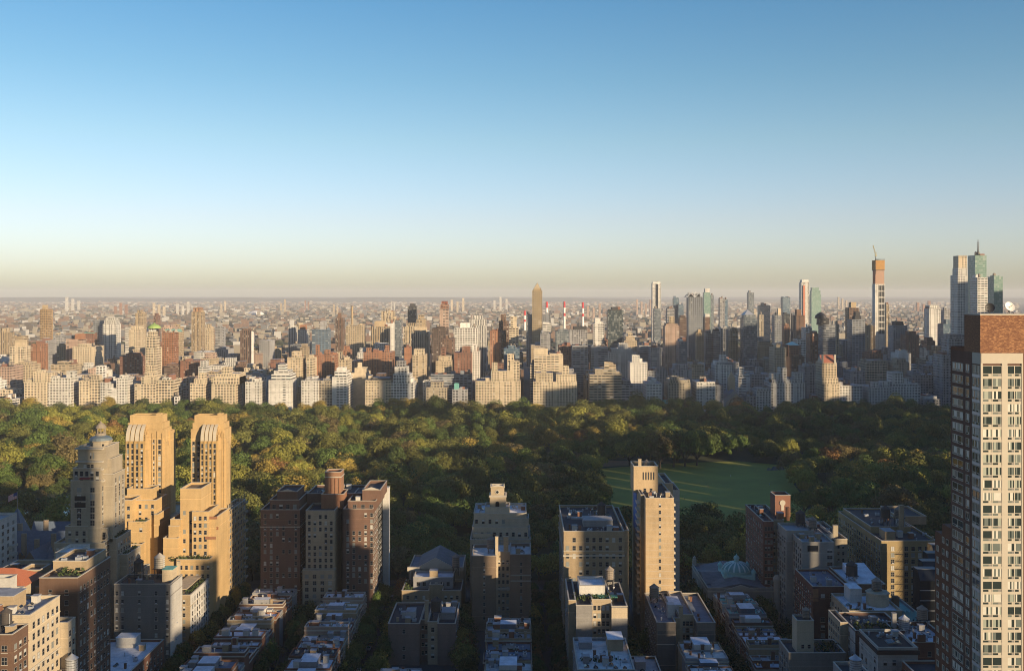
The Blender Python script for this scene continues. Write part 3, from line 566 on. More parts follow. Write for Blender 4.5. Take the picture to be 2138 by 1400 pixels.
# --- two-winged brick building, next block
RB = (.20,.122,.092)
b = Bd("red brick apartment house with deep light courts and a cream middle wing", -132, -75, 505, 545, cat="courtyard apartment house", wall=RB, roof='tar')
X = lambda p: PX(p, 505); Zc = lambda p: PZ(p, 505)
b.vol(X(544), X(626), 505, 532, Zc(1068)); b.vol(X(560), X(622), 508, 530, Zc(1050), Zc(1068)); b.vol(X(572), X(615), 511, 528, Zc(1034), Zc(1050), par=.8); b.vol(X(626), -75, 522, 545, Zc(1048)); b.vol(X(640), X(700), 503, 522, Zc(1068), wall='sand')
b.vol(X(636), X(702), 500, 503, Zc(1188), wall='sand', occ=False); b.vol(X(717), -75, 505, 544, Zc(1066)); b.vol(X(724), X(783), 508, 542, Zc(1052), Zc(1066)); b.vol(X(752), X(790), 512, 538, Zc(1034), Zc(1052), par=1.4)
b.vol(X(668), X(702), 518, 527, Zc(998), Zc(1052), wall=(.33,.19,.12), par=.8); b.vol(X(664), X(712), 513, 526, Zc(1042), Zc(1068), wall='rust', occ=False); b.band(X(668), X(702), 518, 527, Zc(1006), .5, .3)
for k in range(4): b.part("pilaster", MB().box(X(671+k*9), X(674+k*9), 517.7, 518, Zc(1042), Zc(1008), MW), 'rust')
b.part("pediment", gable(MB(), X(752), X(790), 511.4, 512, Zc(1034)+1.6, Zc(1028)+1.6, 'y', M_SILL, M_SILL)); b.part("pediment", gable(MB(), X(578), X(612), 510.4, 511, Zc(1034)+1, Zc(1029)+1, 'y', M_SILL, M_SILL))
b.win('w', 505, X(547), X(624), 3, Zc(1070), 6, 17, 1.2, 1.8, .25); b.win('w', 503, X(642), X(699), Zc(1186), Zc(1070), 5, 9, 1.2, 1.8, .2); b.win('w', 500, X(637), X(701), 2, Zc(1190), 4, 7, 1.6, 1.8); b.win('w', 505, X(720), X(782), 3, Zc(1068), 5, 17, 1.2, 1.8, .25); b.win('w', 508, X(730), X(782), Zc(1066), Zc(1054), 3, 1, 1.6, 2)
b.win('s', -75, 506, 543, 3, 54, 12, 16, 1.2, 1.8); b.win('s', X(626), 506, 521, 3, 52, 4, 15, 1.1, 1.7); b.win('w', 508, X(562), X(620), Zc(1066), Zc(1053), 4, 1, 1.6, 2)
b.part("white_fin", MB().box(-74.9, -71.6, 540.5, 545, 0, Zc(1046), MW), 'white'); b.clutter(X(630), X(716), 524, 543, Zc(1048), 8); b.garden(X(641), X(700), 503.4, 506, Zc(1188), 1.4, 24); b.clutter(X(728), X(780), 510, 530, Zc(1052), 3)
for z in (Zc(1100), Zc(1232)): b.band(X(544), X(626), 505, 532, z, .4, .15)
b.done()
# --- row houses on the side streets
RG = {}
def rows(x0, x1, ya, yb, side, zlo, zhi, cols, roofs, where, seed, front):
    r = random.Random(seed); y = ya; k = 0
    while y < yb-3:
        d = min(r.choice((5, 5.6, 6.2, 7, 9.5, 11)), yb-y); z = r.uniform(zlo, zhi); wc = r.choice(cols); rc = r.choice(roofs); j = r.uniform(-2.6, 1.5)
        a, c = (x0+max(0, j), x1) if side == 's' else (x0, x1-max(0, j))
        nm = {'brick': 'red brick', 'brown': 'brownstone', 'tan': 'tan brick', 'gray': 'grey', 'sand': 'sandstone', 'white': 'white painted', 'pale': 'pale stone', 'rust': 'orange brick', 'stone': 'stone', 'pink': 'pink'}[wc]
        rn = {'silver': 'silvery', 'pale': 'pale', 'gray': 'grey', 'tar': 'tarred', 'white': 'white', 'rust': 'rust-red', 'sand': 'sand-coloured', 'slate': 'blue-grey', 'copper': 'greenish'}[rc]
        ext = r.choice(('plain parapet', 'stair bulkhead', 'roof deck', 'tall chimney'))
        key = (where, nm, rn, ext); RG[key] = RG.get(key, 0)+1
        ordn = ('', 'second ', 'third ', 'fourth ', 'fifth ', 'sixth ')[RG[key]-1]
        b = Bd(f"{ordn}{nm} row house, {rn} roof, {ext}, {where}", a, c, y, y+d-.02, cat="row house", name="row_house", wall=wc, roof=rc, group="row houses along the side streets")
        b.vol(a, c, y, y+d-.02, z, par=r.uniform(.3, 1.1), occ=False, cop=r.random() < .25)
        if ext == 'stair bulkhead': b.bulk(a+3, a+6, y+1, y+3.6, z, 2.6, r.choice(('gray', 'brick', 'pale', 'white')))
        elif ext == 'tall chimney': b.chim((a+c)/2, y+.6, z, r.uniform(2.5, 4), 1.4, r.choice(('brick', 'brown')), .8)
        elif ext == 'roof deck':
            b.part("roof_deck", MB().box((a+c)/2-3, (a+c)/2+3, y+.9, y+d-1, z+.35, z+.5, M_WOOD, bottom=True)); b.garden((a+c)/2-3, (a+c)/2+3, y+.8, y+1.4, z+.5, 1.2, 6)
        if r.random() < .3: b.vol((a+c)/2-3.5, (a+c)/2+3.5, y+.6, y+d-.8, z+r.uniform(2.4, 3.2), z+.02, wall=r.choice(('white', 'gray', 'pale', 'slate')), roof='silver', par=0, occ=False)
        b.clutter(a, c, y, y+d, z, r.choice((4, 5, 6, 8)), seed*100+k)
        b.band(a, c, y+.05, y+d-.07, z-.9, .5, .25, M_SILL, "cornice")
        if side == 's': b.win('s', c, y+.4, y+d-.4, 2, z-1.2, 3, 4, 1.0, 1.9)
        else: b.win('n', a, y+.4, y+d-.4, 2, z-1.2, 3, 4, 1.0, 1.9)
        if k == 0 or front: b.win('w', y, a+1, c-1, 3, z-1, 4, 4, 1, 1.7, .3)
        b.done(); y += d; k += 1
rows(-132.5, -112, 380, 500, 'n', 13.5, 19, ('brick', 'brown', 'tan', 'rust', 'gray'), ('silver', 'pale', 'silver', 'silver', 'white', 'slate'), "in the row below the golden towers", 11, False)
rows(-95, -76, 380, 488, 's', 13.5, 19, ('brick', 'brown', 'tan', 'pink', 'gray'), ('silver', 'silver', 'pale', 'slate', 'tar', 'white'), "below the courtyard apartment house", 12, False)
rows(-15, 4.4, 384, 448, 's', 15, 20, ('brick', 'brown', 'pale', 'tan'), ('silver', 'pale', 'slate', 'white', 'gray'), "below the belvedere house", 13, False)
rows(66, 83, 380, 418, 's', 15, 19, ('brown', 'gray', 'tan'), ('silver', 'white', 'pale'), "below the twin-wing block", 14, False)
rows(95, 112, 402, 494, 'n', 14, 19, ('brown', 'gray', 'pale', 'rust', 'tan', 'brick'), ('silver', 'white', 'slate', 'tar', 'copper', 'gray'), "below the green-domed church", 15, False)
rows(-57, -40, 384, 402, 's', 13, 14.5, ('tan', 'gray'), ('silver', 'slate'), "in front of the three-wing block", 16, True)
# --- middle block: synagogue-like hall, low blocks
b = Bd("low tan and white block with roof terraces in front of the grey gabled hall", -59, -29.5, 494, 514, wall='tan', roof='tar')
b.vol(-59, -45.5, 494, 513, 17); b.vol(-45.5, -39, 497, 513, 19); b.vol(-39, -29.5, 494, 513, 17); b.vol(-54, -34, 501, 513, 21.5, 17, wall='gray', roof='silver', occ=False)
b.win('w', 494, -58, -46, 2, 16.5, 3, 4, 1.2, 1.7); b.win('w', 494, -38.6, -30, 2, 16.5, 3, 4, 1.2, 1.7); b.win('w', 501, -53, -35, 17.6, 21.2, 6, 1, 1.4, 1.8); b.bulk(-46, -42, 503, 507, 21.5, 3.8, 'tan'); b.garden(-58.6, -54.5, 495, 512, 17.2, 2, 26); b.part("rendered_wall", MB().box(-52, -46, 493.9, 494, 4, 12.5, MW), 'pale'); b.done()
b = Bd("grey gabled hall with columned front on the park avenue corner", -58, -30, 516, 544, cat="temple hall", name="temple_hall", wall='stone', roof='slate')
b.vol(-58, -30, 516, 544, 22, par=.6); rf = gable(MB(), -54, -34, 516.5, 544.6, 22.8, 28, 'y', MR, MW); b.part("gable_roof", rf, (.13,.15,.18))
b.part("pediment_cap", gable(MB(), -55, -33, 515.7, 516.4, 22.8, 28.6, 'y', M_SILL, M_SILL))
for k in range(4): b.part("column", MB().tube((-57+k*1.5, 515.2, 10), (-57+k*1.5, 515.2, 22), .5, M_SILL, 10, .42))
b.part("entablature", MB().box(-58.6, -52, 514.6, 516, 22, 24, M_SILL, bottom=True)); b.part("entablature", MB().box(-34, -29.4, 514.6, 516, 22, 24, M_SILL, bottom=True)); b.done()
tank("slim grey water tank beside the gabled hall's ridge", -33.2, 511, 21, 1.9, 5, 4.5, 'wood')
b = Bd("low brick and cream block with three wings, dark roof and tall cream chimney", -59, -29, 443, 474, wall=(.27,.20,.17), roof='tar')
b.vol(-59, -45, 443, 473, 17.5); b.vol(-45, -41.5, 448, 473, 17.5); b.vol(-41.5, -37, 444, 473, 18, wall='sand'); b.vol(-37, -29, 443, 473, 17.5); b.chim(-42.2, 447, 17.5, 10, 1.7, 'sand', 1.4)
b.win('w', 443, -58, -46, 2, 17, 3, 4, 1.1, 1.7, .2, (1,)); b.win('w', 444, -41.2, -37.2, 2, 17.5, 1, 4, 1.3, 1.9); b.win('w', 448, -44.8, -41.7, 2, 17, 2, 4, 1, 1.6); b.bulk(-52, -48, 452, 458, 17.5, 3.4, 'white', 'penthouse'); b.bulk(-36, -30, 452, 460, 17.5, 3, 'gray', 'penthouse'); b.clutter(-58, -46, 446, 472, 17.5, 6); b.clutter(-36.5, -29.5, 461, 472, 17.5, 3); b.win('s', -29, 444, 472, 2, 17, 8, 4, 1.1, 1.7); b.done()
tank("dark conical water tank by the tall cream chimney of the low three-wing block", -38.3, 452, 18, 2.4, 4.6, 3.6, 'dark')
# --- stepped house with belvedere and its front building
b = Bd("cream stepped apartment house crowned by an arched belvedere tower", -26, 5, 512, 545, wall='cream', roof='silver')
X = lambda p: PX(p, 520); Zc = lambda p: PZ(p, 520)
b.vol(-26, 5, 512, 545, Zc(1122)); b.vol(-25, 4, 516, 545, Zc(1100), Zc(1122)); b.vol(-24.5, 3, 520, 545, Zc(1075), Zc(1100), roof='silver'); b.vol(X(1060), X(1104), 519, 530, Zc(1085), Zc(1100), roof='white', occ=False); b.vol(X(990), X(1028), 514, 519, Zc(1112), Zc(1122), roof='rust', occ=False)
b.vol(X(1012), X(1064), 524, 536, Zc(1066), Zc(1075), occ=False); b.vol(X(1022), X(1056), 525, 534, Zc(1040), Zc(1075), wall='sand', par=.4); b.vol(X(1024), X(1052), 525.8, 533.4, Zc(1022), Zc(1040), wall='sand', par=.5)
b.part("arched_window", MB().box(X(1034), X(1042), 524.9, 524.99, Zc(1066), Zc(1054), M_GLASS).tube((X(1038), 524.98, Zc(1054)), (X(1038), 524.9, Zc(1054)), 1.0, M_GLASS, 16))
b.part("round_window", MB().tube((X(1038), 525.79, Zc(1031)), (X(1038), 525.5, Zc(1031)), 1.15, M_SILL, 18).tube((X(1038), 525.49, Zc(1031)), (X(1038), 525.4, Zc(1031)), .7, M_GLASS, 16))
b.part("pediment", gable(MB(), X(1024), X(1052), 525.3, 526.2, Zc(1022)+.7, Zc(1015), 'y', M_SILL, M_SILL)); b.band(X(1022), X(1056), 525, 534, Zc(1041), .6, .4)
for p in (1024, 1052): b.part("finial", MB().tube((X(p), 526, Zc(1022)), (X(p), 526, Zc(1013)), .35, M_SILL, 8, .1))
b.win('w', 512, X(984), X(1106), Zc(1170), Zc(1124), 9, 3, 1.3, 1.8); b.win('w', 516, X(988), X(1104), Zc(1120), Zc(1102), 9, 1, 1.3, 2); b.win('w', 520, X(988), X(1100), Zc(1098), Zc(1078), 8, 1, 1.3, 2); b.win('s', 5, 513, 544, 3, 40, 10, 13, 1.2, 1.7)
for p0, p1, y in ((985,1030,512.6),(1075,1104,516.6)): b.garden(X(p0), X(p1), y, y+2, Zc(1122)+.3, 1.2, 16)
b.clutter(X(1064), X(1100), 531, 544, Zc(1075), 4); b.clutter(X(990), X(1015), 524, 543, Zc(1075), 3); b.done()
b = Bd("brown brick block with pale centre recess and white roof before the stepped belvedere house", -24.5, 5, 488, 510.5, wall=(.29,.215,.155), roof='white')
X = lambda p: PX(p, 488); Zc = lambda p: PZ(p, 488)
b.vol(X(985), X(1036), 488, 510, Zc(1166), par=1.4); b.vol(X(1036), X(1065), 492, 510, Zc(1160), wall='sand'); b.vol(X(1065), 5, 488, 510, Zc(1163), wall=(.34,.23,.16), par=1.4); b.chim(X(1037), 490, 0, Zc(1122), 1.4, 'cream', 1.6); b.chim(X(1056), 494, Zc(1160), 8, 2.4, 'sand', 2)
b.part("bridge_band", MB().box(X(1036), X(1065), 489, 489.6, Zc(1232), Zc(1228), M_SILL, bottom=True)); b.win('w', 488, X(992), X(1030), 5, Zc(1170), 3, 9, .9, 1.7, 0, (1,)); b.win('w', 488, X(1072), X(1104), 5, Zc(1170), 3, 9, .9, 1.7, 0, (1,)); b.win('w', 492, X(1037), X(1064), 5, Zc(1170), 3, 9, 1.1, 1.7)
for z in (Zc(1200), Zc(1212)): b.part("belt_course", MB().box(X(1066), 5.1, 487.85, 488, z-.3, z+.3, M_SILL))
b.win('s', 5, 489, 510, 3, 37, 7, 11, 1.1, 1.7); b.clutter(X(1070), 4, 492, 509, Zc(1163), 4); b.done()
tank("brown water tank standing behind the tall cream chimney before the stepped belvedere house", X(1024), 500, Zc(1166), 2.0, 4.2, 2.5, 'wood')
# --- the block with the tall sunlit slab
b = Bd("wide tan brick block with cluttered dark roof and pale belt course", 20, 47, 462, 519, wall='tan', roof='tar')
X = lambda p: PX(p, 462); Zc = lambda p: PZ(p, 462)
b.vol(20, X(1303), 462, 519, Zc(1114), par=1.2); b.vol(X(1303), X(1316), 468, 519, Zc(1118), occ=False); b.win('w', 462, 20.3, X(1302), 8, Zc(1118), 9, 12, 1.35, 1.9, .06); b.win('n', 20, 463, 518, 8, Zc(1118), 14, 12, 1.1, 1.7, .2)
b.band(20, X(1303), 462, 519, Zc(1161), .7, .3); b.band(20, X(1303), 462, 519, Zc(1150), .3, .12); b.bulk(30, 44, 476, 486, Zc(1114), 3, 'gray'); b.clutter(21, 46, 464, 474, Zc(1114), 12); b.clutter(21, 46, 489, 517, Zc(1114), 18); b.part("duct", MB().box(25, 42, 488, 488.9, Zc(1114)+1, Zc(1114)+1.8, M_LMETAL, bottom=True)); b.done()
tank("dark water tank on the wide tan block's cluttered roof", 40, 492, Zc(1114), 2.1, 4.2, 3, 'dark')
b = Bd("tall plain sunlit slab tower with one column of small windows and stacked balconies", 55, 83, 468, 528, cat="apartment tower", name="apartment_tower", wall=(.56,.42,.26), roof='tar')
X = lambda p: PX(p, 468); Zc = lambda p: PZ(p, 468)
b.vol(X(1348), X(1407), 468, 505, Zc(1043), par=.8); b.vol(57.2, X(1348), 474, 505, Zc(1040), wall='tan', par=.5); b.vol(58.3, X(1348)+1, 505.02, 520, PZ(1022, 505), wall='tan', occ=False); b.vol(PX(1323, 486), PX(1374, 486), 486, 500, PZ(980, 486), Zc(1043), par=1.6)
b.vol(76.5, 80.8, 506, 528, PZ(1020, 515), wall='pale'); b.vol(72.5, 76.5, 500, 528, PZ(1005, 510), wall='sand', occ=False)
for k in range(5): b.part("louvre", MB().box(PX(1342+k*5.4,486), PX(1344.6+k*5.4,486), 485.9, 486, PZ(1001,486), PZ(985,486), M_METAL))
b.win('w', 486, PX(1340,486), PX(1366,486), PZ(1028,486), PZ(1018,486), 2, 1, 1.2, 1.8); b.win('w', 468, X(1372), X(1384), 12, Zc(1047), 1, 17, .95, 1.5)
for k in range(17):
    z = 12+k*(Zc(1047)-12)/17; b.part("balcony", MB().box(55.8, 57.2, 476, 484, z, z+1, M_SILL, bottom=True)); b.part("balcony", MB().box(X(1407), X(1407)+1.7, 474, 484, z, z+1, M_SILL, bottom=True))
    b.part("belt_course", MB().box(X(1349)-.04, X(1407)+.04, 467.96, 468, z-.1, z+.05, M_SILL))
b.part("scaffold_net", MB().box(57.0, 57.19, 490, 503, PZ(1110,490), PZ(1022,490), plain("blue_netting", (.05,.14,.42), .8)))
b.chim(PX(1336, 488), 489, PZ(980,486), 4.6, 1.5, 'sand'); b.clutter(X(1352), X(1404), 469, 484, Zc(1043), 6); b.part("cone_cap", MB().lathe(PX(1350,492), 493, [(1.8,PZ(980,486)+1),(1.8,PZ(980,486)+2.5),(0,PZ(980,486)+4)], 14, M_WOOD)); b.done()
b = Bd("cream fronted block with green roof garden below the wide tan brick block", 20, 44.5, 412, 446, wall='sand', roof='tar')
X = lambda p: PX(p, 412); Zc = lambda p: PZ(p, 412)
b.vol(20, X(1203), 415, 446, Zc(1262), wall='tan'); b.vol(X(1203), X(1237), 412, 446, Zc(1268), wall=(.30,.29,.28)); b.vol(X(1237), X(1277), 416, 446, Zc(1262), wall='sand'); b.vol(X(1277), X(1310), 412, 446, Zc(1270), wall=(.29,.28,.27)); b.part("cream_top", MB().box(X(1277), X(1310), 411.9, 412, Zc(1290), Zc(1268), MW), 'cream')
b.win('w', 416, X(1239), X(1275), 3, Zc(1266), 4, 10, 1.15, 1.8); b.win('n', 20, 416, 445, 3, 33, 8, 10, 1.1, 1.7); b.vol(25, 36, 424, 438, Zc(1262)+3.4, Zc(1262), wall='white', roof='silver', occ=False); b.garden(22, 40, 417, 423, Zc(1262), 1.8, 50); b.clutter(36, 44, 418, 445, Zc(1270), 6); b.part("green_pergola", MB().box(31, 41, 420, 424, 37, 37.25, plain("green_canopy", (.10,.32,.22), .8), bottom=True)); b.done()
tank("pale-roofed water tank behind the roof garden of the cream fronted block", 39.5, 442, Zc(1270), 2.0, 4, 4, 'wood')
b = Bd("low block with broad white roof and rooftop sheds at the photo's bottom", 21, 42, 366, 400, wall='gray', roof='white')
b.vol(21, 42, 366, 400, 26); b.bulk(34, 40, 388, 397, 26, 4.5, 'tan', 'penthouse', 'silver'); b.bulk(23, 28, 390, 396, 26, 2.6, 'gray'); b.clutter(22, 41, 367, 387, 26, 14); b.garden(23, 40, 376, 379, 26.1, 1.4, 24); b.win('n', 21, 367, 399, 2, 25, 9, 7, 1.1, 1.7); b.done()
b = Bd("dark low annexe squeezed between the white roof and the dark-roofed twin-wing block", 44, 55.5, 392, 410, wall='brown', roof='gray')
b.vol(44, 55.5, 392, 410, 15); b.bulk(46, 50, 398, 403, 15, 3, 'gray'); b.clutter(44.5, 55, 393, 398, 15, 3); b.win('w', 392, 45, 55, 2, 14.5, 4, 4, 1.1, 1.7); b.done()
b = Bd("dark-roofed twin-wing block with grey brick panels below the tall sunlit slab", 58, 83, 424, 466, wall=(.25,.22,.19), roof='tar')
X = lambda p: PX(p, 424); Zc = lambda p: PZ(p, 424)
b.vol(58, X(1411), 424, 466, Zc(1304), roof='slate'); b.vol(X(1411), X(1424), 430, 466, Zc(1304), wall='tan', roof='slate'); b.vol(X(1424), X(1455), 432, 466, Zc(1300), wall='sand', roof='slate'); b.vol(X(1455), 83, 424, 466, Zc(1304), roof='slate')
b.part("brick_panel", MB().box(X(1373), X(1409), 423.93, 424, 4, Zc(1316), MW), (.16,.155,.15)); b.part("brick_panel", MB().box(X(1457), X(1491), 423.93, 424, 4, Zc(1316), MW), (.16,.155,.15))
for xx in (X(1371), X(1455)): b.part("belt_course", MB().box(xx-.1, xx+7.6, 423.8, 423.92, Zc(1345), Zc(1343), M_SILL, bottom=True))
b.win('w', 432, X(1430), X(1454), 3, Zc(1306), 3, 7, 1.2, 1.8); b.win('n', 58, 425, 465, 2, 23, 12, 7, 1.1, 1.7); b.chim(X(1427), 431, 14, 16, 1.6, 'sand', 1.4); b.bulk(66, 71, 440, 452, 23.8, 4, 'white', 'penthouse', 'silver'); b.part("rendered_lift_head", MB().box(64, 67, 433, 437, 23.8, 30, MW), 'white'); b.clutter(59, 66, 428, 464, 23.8, 5); b.clutter(73, 82, 428, 464, 23.8, 5); b.done()
tank("sunlit wooden water tank at the foot of the tall sunlit slab tower", 61, 455, 24.5, 2.1, 4.2, 2.6, 'wood')
# --- green-domed church
b = Bd("grey stone church with a ribbed green copper dome and corner turrets", 94, 127, 500, 545, cat="church", name="church", wall=(.40,.37,.33), roof='slate')
b.vol(94, 127, 500, 545, 16.5, par=1.0)
rf = MB(); gable(rf, 97, 124, 500.6, 544, 17, 19.6, 'y', MR, MW); b.part("gable_roof", rf, (.17,.165,.18)); rf = MB(); gable(rf, 94.4, 126.6, 509, 536, 17.02, 19.4, 'x', MR, MW); b.part("gable_roof", rf, (.17,.165,.18))
b.part("pediment", gable(MB(), 102, 119, 499.2, 500, 16.6, 19.2, 'y', M_SILL, M_SILL)); b.band(94, 127, 500, 545, 15.6, .6, .35)
M_COP = plain("green_copper", (.40,.70,.66), .7, var=.25, scale=1.2)
cx, cy = 113, 521; qz = lambda z: 16.5+(z-19)*.74
b.part("dome_base", MB().box(cx-8, cx+8, cy-8, cy+8, qz(19), qz(23.5), M_COP)); b.part("dome_drum", MB().lathe(cx, cy, [(7.2,qz(23)),(7.2,qz(25)),(7.9,qz(25.2)),(7.9,qz(25.6))], 24, M_COP))
dp = [(7.6,qz(25.6))]+[(7.4*math.cos(R(a)), qz(25.6+5.2*math.sin(R(a)))) for a in range(15, 76, 15)]+[(1.3,qz(30.7))]
b.part("dome", MB().lathe(cx, cy, dp, 24, plain("dome_panel", (.18,.44,.43), .6)))
for k in range(16):
    a = 2*math.pi*k/16; rb = MB(); w = .42
    for (r0, z0), (r1, z1) in zip(dp, dp[1:]):
        t = (-math.sin(a)*w, math.cos(a)*w); P = lambda r, z, s: (cx+(r+.16)*math.cos(a)+s*t[0], cy+(r+.16)*math.sin(a)+s*t[1], z+.1)
        rb.poly([P(r0,z0,-1), P(r0,z0,1), P(r1,z1,1), P(r1,z1,-1)], plain("dome_rib", (.60,.82,.79), .7) if k == 0 and r0 == 7.6 else bpy.data.materials["dome_rib"])
    b.part("dome_rib", rb)
b.part("lantern", MB().lathe(cx, cy, [(r_,qz(z_)) for r_,z_ in ((1.2,30.5),(1.2,33),(1.6,33),(1.6,33.4),(1.2,34.6),(.4,35.3),(.1,36.4),(0,36.4))], 12, M_COP))
for sx in (-1, 1):
    for sy in (-1, 1): b.part("dome_turret", MB().lathe(cx+sx*7.2, cy+sy*7.2, [(r_,qz(z_)) for r_,z_ in ((1.0,23),(1.0,25.6),(1.4,25.6),(1.3,26.6),(.6,27.6),(.1,28.6),(0,28.6))], 10, M_COP))
for x in (95, 126): b.part("corner_pier", MB().box(x-.9, x+.9, 543, 545, 17, 20.5, M_SILL).lathe(x, 544, [(.7,20.5),(.9,21.2),(0,22.4)], 8, M_SILL))
b.part("stair_turret", MB().lathe(129, 500, [(1.9,0),(1.9,21),(2.3,21),(2.3,22.4),(1.2,24),(0,24.4)], 14, M_SILL)); b.win('w', 500, 97, 103, 8, 12, 3, 1, 1.0, 2.2); b.win('n', 94, 503, 541, 4, 15, 5, 1, 3.0, 7); b.done()
# --- cluster between the church street and the big corner block
b = Bd("red brick corner house with a square brick tower bearing a white stone medallion", 122, 139, 500, 545, wall=(.24,.115,.085), roof='tar')
X = lambda p: PX(p, 505); Zc = lambda p: PZ(p, 505)
b.vol(X(1594), X(1615), 505, 545, Zc(1092)); b.vol(X(1615), X(1640), 508, 545, Zc(1092), wall='tan'); b.vol(X(1634), X(1667), 520, 530, Zc(1050), Zc(1092), par=.9, wall=(.28,.14,.10)); b.part("stone_medallion", MB().lathe(0, 0, [(0,0)], 3, M_SILL) if False else MB().tube((X(1650), 519.95, Zc(1062)), (X(1650), 519.7, Zc(1062)), 1.5, M_SILL, 18).box(X(1647), X(1653), 519.75, 519.99, Zc(1078), Zc(1065), M_SILL))
b.bulk(X(1630), X(1642), 510, 514, Zc(1092), 4, 'rust'); b.chim(X(1652), 512, Zc(1092), 6.5, 1.7, 'rust'); b.win('w', 505, X(1596), X(1614), 4, Zc(1096), 3, 13, 1, 1.7); b.win('w', 508, X(1616), X(1638), 4, Zc(1096), 3, 13, 1, 1.7); b.win('n', X(1594), 506, 544, 4, Zc(1096), 10, 13, 1.1, 1.7); b.clutter(X(1597), X(1630), 515, 544, Zc(1092), 5); b.done()
b = Bd("pale concrete-grey block with tall north windows and a glazed roof room", 133, 149, 470, 503, wall=(.44,.42,.38), roof='gray')
X = lambda p: PX(p, 470); Zc = lambda p: PZ(p, 470)
b.vol(133, X(1741), 470, 486, Zc(1136)); b.vol(X(1668)-1.6, X(1720), 486, 503, PZ(1112, 486), occ=True); b.part("glazed_room", MB().box(X(1686), X(1708), 469.6, 473, Zc(1150), Zc(1138), M_GLASS)); b.win('w', 470, X(1716), X(1738), 30, Zc(1142), 2, 5, 2.2, 1.6, 0, (1,)); b.win('w', 470, X(1686), X(1740), 4, 30, 4, 7, 1.2, 1.8, .3)
b.win('n', 133, 471, 485.5, 3, Zc(1140), 4, 13, 1.6, 2.2); b.win('n', X(1668)-1.6, 487, 502, 3, Zc(1140), 4, 13, 1.8, 2.4); b.clutter(134, 147, 472, 485, Zc(1136), 5); b.done()
tank("dark round water tank on the roofs behind the pale concrete-grey block", 140.5, 500, PZ(1112,486), 2.3, 4.4, 2.2, 'dark'); tank("weathered water tank just in front of the dark round one on the same roofs", 143.6, 489.5, PZ(1112,486), 1.9, 3.8, 2, 'wood')
b = Bd("narrow grey-white tower house with framed brick panels behind the pale concrete-grey block", 150.5, 161, 494, 530, wall='gray', roof='tar')
b.vol(150.5, 155, 494, 530, 45, wall='pale'); b.vol(155, 161.5, 492, 530, 43, wall='stone'); b.part("brick_panel", MB().box(156, 160.5, 491.9, 492, 5, 31, MW), 'brown'); b.win('w', 494, 150.8, 154.8, 6, 44, 2, 11, 1.1, 1.8); b.win('w', 492, 156, 160.6, 32, 42, 2, 3, 1, 1.5); b.chim(158, 500, 43, 6, 2.4, 'stone', 2); b.clutter(151, 161, 500, 528, 43.5, 4); b.done()
b = Bd("dark red brick block with white-framed north windows right of the domed church's tree", 128.5, 144, 438, 466, wall=(.16,.075,.06), roof='slate')
b.vol(128.5, 144, 438, 466, 35.5); b.win('n', 128.5, 439, 465, 3, 34, 8, 9, 1.2, 1.8); b.win('w', 438, 131, 143, 3, 34, 3, 9, 1.6, 1.8, .2); b.part("painted_sunlit_pier", MB().box(128.5, 131, 437.9, 438, 30, 35.5, MW), 'rust'); b.clutter(129, 143, 440, 465, 35.5, 6); b.done()  # lighter rust panel stands in for sun on the brick corner
b = Bd("tan block with an octagonal roof pavilion and silvery terrace", 136, 158, 408, 436, wall='sand', roof='silver')
b.vol(136, 158, 412, 436, 33); b.part("octagonal_pavilion", MB().lathe(152, 424, [(4.6,33),(4.6,38),(5,38),(5,38.5),(0,39.2)], 8, MW, False, R(22.5)), 'cream'); b.bulk(141, 146, 426, 434, 33, 6, 'white', 'penthouse', 'silver'); b.win('n', 136, 413, 435, 3, 32, 6, 9, 1.2, 1.8); b.win('w', 412, 137, 157, 3, 32, 6, 9, 1.2, 1.8); b.clutter(137, 147, 413, 425, 33, 4); b.garden(137, 147, 412.6, 415, 33.2, 1.6, 26); b.done()
tank("orange-brown conical water tank sunlit on the octagonal roof pavilion", 151.5, 424, 39.2, 1.9, 3.4, .5, 'wood')
tank("large dark water tank in shade behind the octagonal roof pavilion", 149, 448, 37, 2.4, 4.4, 2, 'dark')
b = Bd("brown block behind the octagonal pavilion with a wide silvery sloping roof", 144.5, 160.5, 438, 466, wall='brown', roof='silver')
b.vol(144.5, 160.5, 438, 466, 36.5); rf = MB(); rf.poly([(150,440,36.6),(160,440,36.6),(160,464,40),(150,464,40)], MR).poly([(150,464,40),(160,464,40),(160,464,36.6),(150,464,36.6)], MR).poly([(150,440,36.6),(150,464,40),(150,464,36.6)], MR).poly([(160,440,36.6),(160,464,36.6),(160,464,40)], MR); b.part("sloping_roof", rf, 'silver'); b.win('w', 438, 145, 160, 4, 36, 5, 9, 1.2, 1.7); b.done()
b = Bd("brown fronted block with a white north flank and planted roof", 130.5, 150, 386, 410, wall=(.15,.09,.075), roof='tar')
b.vol(130.5, 150, 388, 410, 33); b.part("white_flank", MB().box(130.4, 130.49, 388, 410, 0, 33.4, MW), 'white'); b.win('n', 130.4, 389, 409, 3, 32, 5, 9, 1.2, 1.8); b.win('w', 388, 132, 149, 3, 31, 5, 8, 1.1, 1.7, .5); b.garden(132, 148, 390, 396, 33, 2.4, 60); b.chim(147, 392, 33, 6.5, 1.6, 'gray'); b.clutter(131, 149, 397, 409, 33, 6); b.done()
b = Bd("beige block with rows of dark windows left of the white-flanked brown block", 128, 136, 402, 411.5, wall='sand', roof='tar')
b.vol(128, 135.9, 411.6, 411.9, 8, par=0, occ=False); b.vol(127.2, 130.3, 396, 411.5, 33.5); b.win('n', 127.2, 397, 411, 3, 33, 5, 9, 1.1, 1.7); b.done()
b = Bd("square white block with a dark cornice and skylit grey roof at the lower right", 130, 144.5, 362, 382, wall=(.52,.50,.47), roof='slate')
